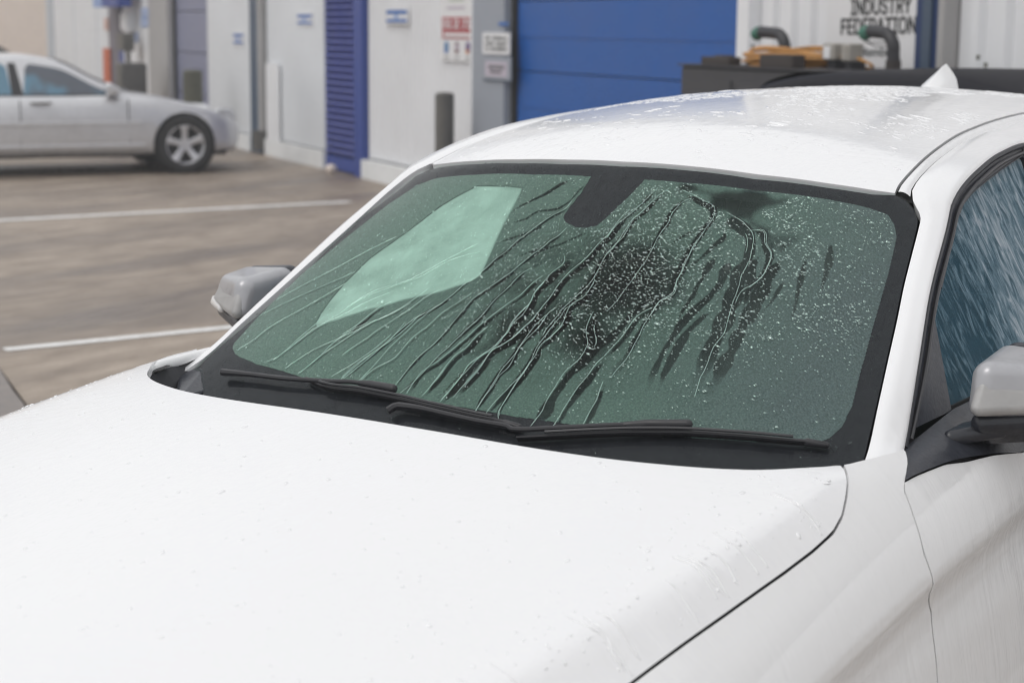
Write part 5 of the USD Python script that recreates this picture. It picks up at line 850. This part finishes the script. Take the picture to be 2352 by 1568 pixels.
for w, bright, p in B['tracks']:
    q = resample(smooth_path(np.array(p), 90), .006); s = np.arange(len(q))*.006; seed = rng.integers(1e6)
    wob = .62 + .8*meshkit.noise(np.c_[s*38, s*0, s*0], int(seed % 9999)); wob[:3] *= .6
    lat = (meshkit.noise(np.c_[s*55, s*0+3, s*0], int(seed % 7777))-.5)*w*.16
    tt = np.gradient(q, axis=0); tt /= np.linalg.norm(tt, axis=1, keepdims=True)+1e-9; nn_ = np.c_[-tt[:, 1], tt[:, 0]]
    q = q + nn_*lat[:, None]; hw = w*.5*wob*(1.45 if bright else 1.25)*np.minimum(1, np.minimum((s+.004)/.03, (s[-1]-s+.003)/(.06 if not bright else .03)))
    pg = Polygon(np.vstack([q+nn_*hw[:, None], (q-nn_*hw[:, None])[::-1]])).buffer(.0006)
    tracks.append((pg, q, w, bright)); wid_[id(pg)] = hw*.98
dark = [Polygon(np.array(p)).buffer(0) for p in B['dark']]
def rough_blob(pg, amp, seed):
    r = resample(np.array(pg.exterior.coords), .006, True); k = (meshkit.fbm(np.c_[r*42, np.zeros(len(r))], 3, seed)-.5)*2*amp
    d = np.roll(r, -1, 0)-np.roll(r, 1, 0); d /= np.linalg.norm(d, axis=1, keepdims=True)+1e-9; return Polygon(r+np.c_[d[:, 1], -d[:, 0]]*k[:, None]).buffer(0)
fog_area = clear.buffer(.006).difference(housing.buffer(-.004))
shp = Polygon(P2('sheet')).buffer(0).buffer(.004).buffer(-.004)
def fog_sheet():
    """Condensation as a fine grid; its thickness (0 clear, 1 dense) is worn away where water has run, softly at the edges."""
    from scipy.ndimage import gaussian_filter as gfil, map_coordinates
    from scipy.spatial import cKDTree
    hx, hy = .00135, .0017
    x0_, y0_, x1_, y1_ = fog_area.bounds; gx_ = np.arange(x0_, x1_+hx, hx); gy_ = np.arange(y0_, y1_+hy, hy)
    X, Y = np.meshgrid(gx_, gy_, indexing='ij'); Pq = np.stack([X.ravel(), Y.ravel()], 1); Z0 = np.zeros(len(Pq))
    nz1 = meshkit.fbm(np.c_[Pq*[26, 26], Z0], 4, 3); nz2 = meshkit.fbm(np.c_[Pq*[170, 170], Z0], 3, 9); nz3 = meshkit.fbm(np.c_[Pq*[9, 9], Z0], 3, 12)
    sh_ = X.shape
    D = np.interp(Pq[:, 1], [-.65, -.25, .1, .35, .62], [.97, .93, .84, .86, .93]) + (nz1-.5)*.10
    # thin, dark middle where the blower has cleared the glass
    e1 = ((Pq[:, 0]+.81)/.21)**2 + ((Pq[:, 1]-.08)/.27)**2
    D *= 1-.80*np.exp(-e1*.95)*np.clip(.35+1.25*nz1, 0, 1.15)
    soft = np.zeros(sh_)
    for k, d_ in enumerate(dark):
        m = shapely.contains_xy(rough_blob(d_.buffer(.018) if k in (0, 3, 4) else d_, .02, k), Pq[:, 0], Pq[:, 1]).reshape(sh_).astype(float); soft = np.maximum(soft, gfil(m, (11, 11) if k in (0, 3, 4) else (3.5, 3.5))*(.90, .97, .72, .88, .80)[k])
    D *= 1-soft.ravel()
    T_, Hh, Al = [], [], []
    for (pg, q, w, bright) in tracks:
        s_ = np.linspace(0, 1, len(q)); right = float(np.clip((q[:, 1].mean()-.15)/.2, 0, 1))
        al = np.clip(np.minimum((s_+.02)/.08, (1.02-s_)/(.08+.16*right)), 0, 1)if w > .0045 else np.full(len(q), .55)
        T_.append(q); Hh.append(wid_[id(pg)]); Al.append(al)
    T_, Hh, Al = np.vstack(T_), np.concatenate(Hh), np.concatenate(Al)
    dd, ii = cKDTree(T_).query(Pq, 14, distance_upper_bound=.02)
    ii = np.minimum(ii, len(T_)-1); e = (dd - Hh[ii] + (nz2-.5)[:, None]*.0022)/.0016
    cl = np.where(np.isfinite(dd), np.clip(.5-e*.5, 0, 1), 0); cl = cl*cl*(3-2*cl)*Al[ii]
    D *= 1-.96*cl.max(1)
    D = np.clip(D + (nz2-.5)*.22*(D > .12), 0, 1)
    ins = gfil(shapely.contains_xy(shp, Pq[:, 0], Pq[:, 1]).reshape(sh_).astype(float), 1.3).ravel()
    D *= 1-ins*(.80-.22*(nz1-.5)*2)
    keep = shapely.contains_xy(fog_area, Pq[:, 0], Pq[:, 1]).reshape(sh_)
    n1 = sh_[1]; i, j = np.nonzero(keep[:-1, :-1] & keep[1:, :-1] & keep[:-1, 1:] & keep[1:, 1:])
    a_ = i*n1+j; F = np.vstack([np.stack([a_, a_+n1, a_+n1+1], 1), np.stack([a_, a_+n1+1, a_+1], 1)])
    used = np.unique(F); idx = np.zeros(len(Pq), int); idx[used] = np.arange(len(used)); F = idx[F]
    v = wscreen(Pq[used, 0], Pq[used, 1], -.0035)
    p = obj('condensation', trimesh.Trimesh(v, F, process=False), M['fog'], ws, smooth=True)
    UsdGeom.PrimvarsAPI(p).CreatePrimvar('fog', Sdf.ValueTypeNames.FloatArray, 'vertex').Set(Vt.FloatArray.FromNumpy(D[used].astype(np.float32)))
fog_sheet()
M['thin'] = usdkit.material(stage, '/World/Looks/thin_moisture', {'tc': ('texture_coordinate', {}), 'sep': ('separate_xyz', {}), 'n': ('noise_texture', {'scale': 11, 'detail': 4}), 'lr': ('map_range', {'from_min': .1, 'from_max': .50, 'to_min': .0, 'to_max': .32, 'clamp': True}), 'k': ('map_range', {'from_min': .3, 'from_max': .7, 'to_min': .5, 'to_max': 1.3}), 'm': ('math', {'math_type': 'multiply', 'use_clamp': True}), 't': ('transparent_bsdf', {}), 'd': ('diffuse_bsdf', {'color': (.085, .083, .088)}), 'mx': ('mix_closure', {})},
    [('tc.object', 'sep.vector'), ('tc.object', 'n.vector'), ('sep.y', 'lr.value'), ('n.fac', 'k.value'), ('lr.result', 'm.value1'), ('k.result', 'm.value2'), ('m.value', 'mx.fac'), ('t.BSDF', 'mx.closure1'), ('d.BSDF', 'mx.closure2')], surface='mx.closure')
obj('thin_moisture', film(fog_area, wsf(-.0062), .06), M['thin'], ws, smooth=True)
# the pale patch, built as a thin sheet flat against the inside of the glass
ps = obj('pale_patch', lift(shp, wsf(-.0056), .03, .0008), M['pale_patch_mat'], None, smooth=True, label='pale green-white patch built as a thin sheet behind the left of the streaming windscreen', cat='sheet')

# --- water: rivulets as thin raised beads, drops as flattened domes
for pg, q, w, bright in tracks:
    if not bright or len(q) < 12: continue
    s = np.arange(len(q))*.006
    for rep in range(2 if w > .0085 else 1):
        off = (rng.uniform(.22, .50)*rng.choice([-1, 1]) if rep == 0 else rng.uniform(.25, .45)*rng.choice([-1, 1]))*w
        sd_ = int(rng.integers(9999)); lat = off + (meshkit.noise(np.c_[s*28, s*0, s*0], sd_)-.5)*w*.38
        tt = np.gradient(q, axis=0); tt /= np.linalg.norm(tt, axis=1, keepdims=True)+1e-9
        c2 = q + np.c_[-tt[:, 1], tt[:, 0]]*lat[:, None]; rad = .00042+.00042*meshkit.noise(np.c_[s*60, s*0+1, s*0], sd_+1)
        c2s = c2; c3 = wscreen(c2s[:, 0], c2s[:, 1], .0004)
        if rep: k0, k1 = sorted(rng.integers(0, len(q), 2)); c3, rad = c3[k0:k1], rad[k0:k1]
        if len(c3) < 6: continue
        obj('rivulet', tube(c3, rad, 7), M['bead'], ws, smooth=True)
ico = trimesh.creation.icosphere(1, 1.0); ico.update_faces(ico.triangles_center[:, 2] > -.2); ico.remove_unreferenced_vertices()
def domes(P, a, b, h, ang):
    """Flattened drops on the windscreen: P (n, 2), half length a, half width b, height h, turn ang."""
    c = wscreen(P[:, 0], P[:, 1], 0.0); e = 1e-3
    tx_ = wscreen(P[:, 0]+e, P[:, 1])-wscreen(P[:, 0]-e, P[:, 1]); tx_ /= np.linalg.norm(tx_, axis=1, keepdims=True)
    ty_ = wscreen(P[:, 0], P[:, 1]+e)-wscreen(P[:, 0], P[:, 1]-e); ty_ /= np.linalg.norm(ty_, axis=1, keepdims=True)
    nz = np.cross(tx_, ty_); u = tx_*np.cos(ang)[:, None]+ty_*np.sin(ang)[:, None]; v = np.cross(nz, u)
    k = ico.vertices; V = c[:, None]+k[None, :, :1]*(u*a[:, None])[:, None]+k[None, :, 1:2]*(v*b[:, None])[:, None]+k[None, :, 2:]*(nz*h[:, None])[:, None]
    n = len(k); F = (ico.faces[None]+np.arange(len(P))[:, None, None]*n).reshape(-1, 3); return trimesh.Trimesh(V.reshape(-1, 3), F, process=False)
def scatter(n, area, dens, seed):
    r_ = np.random.default_rng(seed); x0_, y0_, x1_, y1_ = area.bounds; P = np.c_[r_.uniform(x0_, x1_, n*4), r_.uniform(y0_, y1_, n*4)]
    P = P[shapely.contains_xy(area, P[:, 0], P[:, 1])]; k = r_.random(len(P)) < dens(P); return P[k][:n]
def dens_main(P):
    x, y = P[:, 0], P[:, 1]; up = np.clip((-.72-x)/.15, 0, 1)
    d = .10 + .9*np.exp(-((y-.42)/.22)**2)*up + .75*np.exp(-((y-.08)/.22)**2)*np.clip((-.62-x)/.15, 0, 1)
    return np.clip(d, 0, 1)*(.4+.6*(meshkit.fbm(np.c_[P*9, np.zeros(len(P))], 3, 5) > .45))
Pd = scatter(7600, clear.difference(unary_union(dark[1:2]+[housing])), dens_main, 21)
n_ = len(Pd); sz = np.exp(rng.normal(math.log(.00095), .38, n_)); ang_ = np.interp(Pd[:, 1], [-.1, .25], [.55, 1.5])+rng.normal(0, .16, n_)
obj('water_drops', domes(Pd, sz*rng.uniform(1.3, 2.2, n_), sz, sz*.85, ang_), M['bead'], ws, smooth=True, kind='stuff')
Pf = scatter(420, fritp, lambda P: np.full(len(P), .9), 33); n_ = len(Pf); sz = np.exp(rng.normal(math.log(.0013), .4, n_))
obj('border_drops', domes(Pf, sz*rng.uniform(1.0, 1.7, n_), sz, sz*.45, rng.normal(.8, .6, n_)), M['water'], ws, smooth=True, kind='stuff')

# beads of water standing on the roof and the rear of the bonnet
def beads(P3, nrm, b, asp, h, ang):
    t1 = np.cross(nrm, [0, 1.0, 0]); t1 /= np.linalg.norm(t1, axis=1, keepdims=True); t2 = np.cross(nrm, t1); u = t1*np.cos(ang)[:, None]+t2*np.sin(ang)[:, None]; v = np.cross(nrm, u); k = ico.vertices
    V = P3[:, None]+k[None, :, :1]*(u*(b*asp)[:, None])[:, None]+k[None, :, 1:2]*(v*b[:, None])[:, None]+k[None, :, 2:]*(nrm*h[:, None])[:, None]
    F = (ico.faces[None]+np.arange(len(P3))[:, None, None]*len(k)).reshape(-1, 3); return trimesh.Trimesh(V.reshape(-1, 3), F, process=False)
def surf_normal(f, P, e=.004):
    a_ = f(P+[e, 0])-f(P-[e, 0]); b_ = f(P+[0, e])-f(P-[0, e]); n = np.cross(a_, b_); n *= np.sign(n[:, 2:]); return n/np.linalg.norm(n, axis=1, keepdims=True)
r_dens = lambda P: np.clip((-1.35-P[:, 0])/.9, .05, 1)*(meshkit.fbm(np.c_[P*[5, 7], np.zeros(len(P))], 3, 31) > .47)
Pr = scatter(6500, roof_poly.buffer(-.02), r_dens, 41); nb = len(Pr); bb_ = np.exp(rng.normal(math.log(.0026), .45, nb))
obj('roof_beads', beads(roof3(Pr), surf_normal(roof3, Pr), bb_, rng.uniform(1.2, 3.0, nb), bb_*.24, rng.normal(1.2, .4, nb)), M['paint_water'], roof, smooth=True, kind='stuff')
Ph = scatter(700, hood_poly.buffer(-.02).intersection(sbox(-.6, -.8, .5, .8)), lambda P: .25+.75*(np.abs(P[:, 1]) > .62), 43); nb = len(Ph); bb_ = np.exp(rng.normal(math.log(.0016), .4, nb))
obj('bonnet_beads', beads(bodyf(Ph), surf_normal(bodyf, Ph), bb_, rng.uniform(1.0, 2.0, nb), bb_*.4, rng.normal(.3, .4, nb)), M['paint_water'], hood, smooth=True, kind='stuff')
# runs of water down the near and far edges of the bonnet
for k in range(16):
    xr = rng.uniform(-.42, .42); yc_ = float(crease(xr)[0]); qe = float(np.interp(xr, side[::-1, 0], side[::-1, 1])) if False else float(np.interp(xr, np.sort(side[:, 0]), side[np.argsort(side[:, 0]), 1]))-.006
    qq = np.linspace(yc_-rng.uniform(.0, .05), qe-rng.uniform(0, .02), 16); xx = xr+np.linspace(0, .012, 16)+(meshkit.noise(np.c_[qq*35, qq*0+k, qq*0], k)-.5)*.008
    pr_ = body(xx, qq); obj('water_run', tube(pr_, .0009+.0010*meshkit.noise(np.c_[qq*45, qq*0+k, qq*0], k+50), 7), M['paint_water'], hood, smooth=True)
# --- cowl below the glass
ct = resample(np.vstack([[[-.66, -.735]], trail_full[(np.abs(trail_full[:, 1]) < .70)], [[-.66, .735]]]), .02)
ca = np.array([body(x, q) for x, q in ct]) + [.035, 0, -.022]
ga = np.array([wscreen(min(-.42, max(-.66, x-.16*(1-(abs(q)/.74)**2))), q*.96, -.030) for x, q in ct])
obj('cowl', faceout(loft(ca, ga, 8, -.006), (-.5, 0, .3)), M['cowl'], wc, smooth=30)
for sy in (-1, 1):
    pts_ = [(-.50, sy*.61, .930, .010), (-.62, sy*.715, .940, .010), (-.69, sy*.715, .955, .008), (-.60, sy*.66, .925, .010), (-.70, sy*.66, .925, .010)]
    obj('cowl_corner', hull(pts_, 10), M['wet_trim'], wc)
# --- wipers, each a thing's part with arm and blade
def on_glass(p, off): return np.array([wscreen(x, y, off) for x, y in p])
for k in ('wiper1', 'wiper2'):
    arm = smooth_path(on_glass(P2(k+'_arm'), .015), 50); blade = smooth_path(on_glass(P2(k+'_blade'), .007), 60)
    wp = obj('wiper_arm', trimesh.util.concatenate([tube(arm, np.interp(np.linspace(0, 1, 50), [0, .15, .9, 1], [.0075, .0052, .0042, .0034]), 8), hull([(*(arm[-7]), .008), (*(arm[-1]), .0085), (*(arm[-10]), .005)], 10)]), M['wiper'], wc)
    bl = blade.copy(); up = wscreen(blade[:, 0], blade[:, 1], 1.0)-wscreen(blade[:, 0], blade[:, 1], 0.0)
    sec_ = faceout(loft(bl-up*.008, bl+up*.006, 3), tuple(bl.mean(0)+[0, 0, -1]))
    obj('wiper_blade', trimesh.util.concatenate([tube(bl+up*.003, np.interp(np.linspace(0, 1, 60), [0, .05, .5, .95, 1], [.0025, .0032, .0044, .0032, .0025]), 8), sec_]), M['wiper'], wp)
    obj('blade_spine', tube(bl[6:-6]+up[6:-6]*.0125, .0028, 6), M['blade'], wp)
    e = bl[-1]; d_ = (bl[-1]-bl[-3]); d_ /= np.linalg.norm(d_); obj('end_cap', hull([(*e, .0055), (*(e-d_*.03), .0065)], 10), M['wiper'], wp)

# --- side windows, trim, seals
gs = P2('glass_side'); sl = P2('sail'); to = P2('trim_out')
def side3(off): return lambda P: np.stack([P[:, 0], U(P[:, 0], P[:, 1])-off, P[:, 1]], 1)
belt_z = .992
gpoly = Polygon(np.vstack([sl[::-1], gs[1:], [[-1.70, 1.384], [-1.72, belt_z]]])).buffer(0)
opening = Polygon(np.vstack([[[to[0, 0]-.03, belt_z]], to, [[-1.76, 1.409], [-1.76, belt_z]]])).buffer(0)
ring = opening.difference(gpoly.buffer(.001))
sw_ = lift(gpoly, side3(.016), .03, 0); fl_ = lift(gpoly, side3(.0135), .03, 0)
tr_ = lift(ring.buffer(-.001), side3(.006), .018, .012)
seal_out = np.vstack([to[:1], to, [[-1.76, 1.409]]]); seal3 = smooth_path(np.array([[x, U(x, z)-.002, z-.004] for x, z in seal_out[1:]]), 70)
seal_in = smooth_path(np.array([[x+.006, U(x, z)-.008, z+.008] for x, z in np.vstack([gs[1:], [[-1.70, 1.384]]])]), 60)
seal_mid = smooth_path(np.array([[x+.0, U(x, z)-.001, z] for x, z in np.vstack([to[:1]-[.03, -.004], to[1:, :]-[.020, .016]])]), 60)
for f_ in (lambda m: m, mirror):
    g_ = obj('side_window', f_(sw_), M['pane'], wc, smooth=True); obj('water_reflection_film', f_(fl_), M['side_film'], g_, smooth=True)
    w_ = obj('window_surround', f_(tr_), M['wet_trim'], wc, smooth=30)
    obj('seal', f_(tube(seal3, .0065, 8)), M['seal'], w_); obj('seal', f_(tube(seal_in, .005, 8)), M['seal'], w_); obj('seal', f_(tube(seal_mid, .004, 8)), M['blade'], w_)
rg = Polygon([(-1.80, belt_z), (-1.80, 1.40), (-2.2, 1.395), (-2.5, 1.37), (-2.75, 1.24), (-2.85, 1.06), (-2.7, belt_z)])
rgm = lift(rg, side3(.014), .05, .01); pb = lift(Polygon([(-1.705, belt_z), (-1.705, 1.41), (-1.81, 1.41), (-1.81, belt_z)]), side3(.004), .04, .01)
for f_ in (lambda m: m, mirror): obj('rear_side_window', f_(rgm), M['carglass'], wc, smooth=True); obj('door_pillar', f_(pb), M['trim'], wc, smooth=True)
# rear pillar skin behind the glass
cp = lift(Polygon([(-2.2, 1.41), (-2.5, 1.395), (-2.75, 1.36), (-3.0, 1.28), (-3.15, 1.0), (-3.15, .95), (-2.72, .975), (-2.86, 1.06), (-2.76, 1.25), (-2.5, 1.38)]), side3(.006), .04, .01)
for f_ in (lambda m: m, mirror): obj('rear_pillar', f_(cp), M['wdoor'], wc, smooth=True)
# black waist moulding and mirror foot
bt = np.array([body(x, q) for x, q in dtop_full]) + [0, .002, .002]; bt = smooth_path(bt, 40)
u_ = (bt[:, 0]-bt[0, 0])/(bt[-1, 0]-bt[0, 0]); bx_ = to[0, 0]-.002 + u_*(-1.72-to[0, 0]); bz_ = np.interp(u_, [0, .25], [to[0, 1]-.004, belt_z+.004]); bu = np.stack([bx_, U(bx_, bz_)-.003, bz_], 1)
wm_ = faceout(loft(bt, bu, 6, .004, (0, .7, .7)))
for f_ in (lambda m: m, mirror): obj('waist_moulding', f_(wm_), M['wet_trim'], wc, smooth=30)
# --- door mirrors
capP = [(-.925, .835, 1.044, .022), (-.945, .84, 1.085, .030), (-1.005, .965, 1.048, .022), (-1.015, .955, 1.080, .026), (-1.045, .83, 1.040, .02), (-1.055, .835, 1.096, .028), (-1.08, .975, 1.045, .02), (-1.085, .965, 1.088, .024)]
loP = [(-.925, .835, 1.012, .018), (-1.005, .968, 1.022, .016), (-1.06, .835, 1.005, .018), (-1.09, .972, 1.018, .016), (-.955, .84, .985, .014), (-1.00, .84, .980, .014), (-.99, .90, .990, .014), (-1.06, .84, .985, .014), (-1.07, .92, .992, .014)]
faceP = [(-.908, .835, 1.040, .014), (-.925, .838, 1.070, .016), (-.990, .972, 1.048, .012), (-.998, .962, 1.068, .014)]
backP = [(-1.085, .835, 1.01, .022), (-1.085, .84, 1.10, .026), (-1.112, .975, 1.025, .018), (-1.112, .968, 1.09, .022)]
footP = [(-.90, .79, .985, .014), (-.98, .79, .985, .014), (-.95, .86, 1.0, .016), (-1.02, .86, 1.0, .016)]
for f_ in (lambda m: m, mirror):
    mo_ = (lambda P: [(x+.017, (y-.90)*.95+.90-.023, z-.015, r) for x, y, z, r in P]) if f_ is not mirror else (lambda P: [(x-.03, (y-.90)*.95+.90+.02, z-.02, r) for x, y, z, r in P])
    mr = obj('door_mirror', f_(hull(mo_(capP), 22)), M['mirror_cap'], wc, smooth=40)
    obj('front_face', f_(hull(mo_(faceP), 18)), M['mirror_face'], mr, smooth=40); obj('lower_shell', f_(hull(mo_(loP), 16)), M['wet_trim'], mr, smooth=40); obj('rear_rim', f_(hull(mo_(backP), 18)), M['wet_trim'], mr, smooth=40)
    obj('indicator', f_(hull(mo_([(-.955, .93, 1.034, .008), (-.988, .985, 1.041, .008), (-.959, .93, 1.044, .006), (-.990, .985, 1.050, .006)]), 10)), M['mirror_lens'], mr, smooth=40)
    obj('mirror_foot', f_(hull(mo_(footP), 12)), M['wet_trim'], mr, smooth=40)
# --- cabin: dashboard, seats, wheel, inner linings
def dashp(x): return np.interp(x, [-1.15, -1.05, -.95, -.62], [.78, .90, .945, .925])
obj('dashboard', hull([(-.62, sy*.60, .90, .02) for sy in (-1, 1)] + [(-.95, sy*.62, .91, .03) for sy in (-1, 1)] + [(-1.05, sy*.62, .86, .03) for sy in (-1, 1)] + [(-.98, sy*.62, .50, .03) for sy in (-1, 1)] + [(-.60, sy*.60, .5, .03) for sy in (-1, 1)], 12), M['dash'], wc)
obj('instrument_hood', hull([(-.88, -.52, .935, .03), (-.88, -.22, .935, .03), (-1.04, -.50, .955, .025), (-1.04, -.24, .955, .025)], 12), M['dash'], wc)
swh = trimesh.creation.torus(.185, .017, 40, 12); swh.apply_transform(trimesh.transformations.rotation_matrix(math.radians(68), [0, 1, 0])); swh.apply_translation([-1.18, -.37, .86])
sw2 = obj('steering_wheel', swh, M['dash'], wc); obj('wheel_hub', hull([(-1.16, -.37, .86, .06), (-1.02, -.37, .82, .045)], 12), M['dash'], sw2)
for sy in (-1, 1):
    st_ = obj('seat', trimesh.util.concatenate([hull([(x, sy*.37+y, z, .06) for x, z in ((-1.35, .48), (-1.85, .42), (-1.35, .42)) for y in (-.2, .2)], 12), hull([(x, sy*.37+y, z, .055) for x, z, w in ((-1.82, .5, .2), (-1.98, 1.0, .17), (-1.88, .5, .2)) for y in (-w, w)], 12)]), M['seat'], wc)
    obj('headrest', hull([(-1.99, sy*.37+y, z, .045) for y in (-.10, .10) for z in (1.12, 1.24)], 12), M['seat'], st_)
obj('rear_view_mirror', hull([(-1.20, y, z, .016) for y in (-.11, .11) for z in (1.255, 1.30)] + [(-1.17, 0, 1.28, .02)], 12), M['dash'], wc)
hl = lift(roof_poly.buffer(.03), lambda P: roof3(P)-[0, 0, .04], .08, 0); obj('headlining', hl, M['cab'], wc, smooth=True)
for sy in (-1, 1): obj('window_sill', bx(-3.0, -.98, sy*.705-.03, sy*.715+.012, .972, .998), M['cab'], wc, smooth=False)
for sy in (-1, 1): obj('door_lining', bx(-3.0, -.62, sy*.735-.008, sy*.735+.008, .30, .972), M['cab'], wc, smooth=False)
obj('cabin_floor', bx(-3.1, -.55, -.75, .75, .28, .30), M['cab'], wc, smooth=False); obj('rear_bulkhead', bx(-3.02, -2.98, -.70, .70, .30, 1.36), M['cab'], wc, smooth=False); obj('scuttle', bx(-.58, -.55, -.72, .72, .30, .88), M['cab'], wc, smooth=False)
# --- tail, nose, wheels: plain but closed
tz = np.array([(-3.08, 1.435), (-3.14, 1.40), (-3.30, 1.20), (-3.42, 1.0), (-3.50, .85), (-3.54, .6), (-3.52, .4), (-3.40, .25)]); yy_ = np.linspace(-1, 1, 17)
tailw = np.interp(tz[:, 1], [.25, .6, .95, 1.2, 1.44], [.80, .87, .80, .68, .45])
A_ = np.array([[[x+.18*abs(s)**3, s*w, z-.02*abs(s)**2*(z > 1.3)] for s in yy_] for (x, z), w in zip(tz, tailw)])
tv, tf = A_.reshape(-1, 3), []
for i in range(len(tz)-1):
    for j in range(16): tf.append([i*17+j, i*17+j+1, (i+1)*17+j+1, (i+1)*17+j])
tf = np.array(tf); obj('tailgate', faceout((tv, np.vstack([tf[:, [0, 1, 2]], tf[:, [0, 2, 3]]]))), M['wdoor'], wc, smooth=40)
nz_ = np.array([(.77, .80), (.82, .72), (.85, .6), (.86, .48), (.83, .34), (.74, .22)])
A_ = np.array([[[x-.17*abs(s)**2.6-.06*abs(s)**8, s*.80, z] for s in yy_] for x, z in nz_]); tv, tf = A_.reshape(-1, 3), []
for i in range(len(nz_)-1):
    for j in range(16): tf.append([i*17+j, i*17+j+1, (i+1)*17+j+1, (i+1)*17+j])
tf = np.array(tf); obj('front_bumper', faceout((tv, np.vstack([tf[:, [0, 1, 2]], tf[:, [0, 2, 3]]]))), M['wdoor'], wc, smooth=40)
for sy in (-1, 1):
    for wx in (0, -2.69): wheel_parts(wc, wx, sy*.765, .315, .205, sy)
obj('underbody', bx(-3.2, .6, -.70, .70, .20, .26), M['gap'], wc, smooth=False)
obj('engine_bay', bx(-.5, .62, -.60, .60, .30, .74), M['gap'], wc, smooth=False)

# ------------------------------------------------------------------ damp air over the yard
hz = trimesh.creation.box([150, 150, 14]); hz.apply_translation([-10, -8, 6])
M['haze'] = usdkit.material(stage, '/World/Looks/haze', {'v': ('principled_volume', {'color': (.97, .97, .98), 'density': .003, 'anisotropy': .2})}, volume='v.volume')
obj('haze', hz, M['haze'], None, smooth=False, kind='stuff')
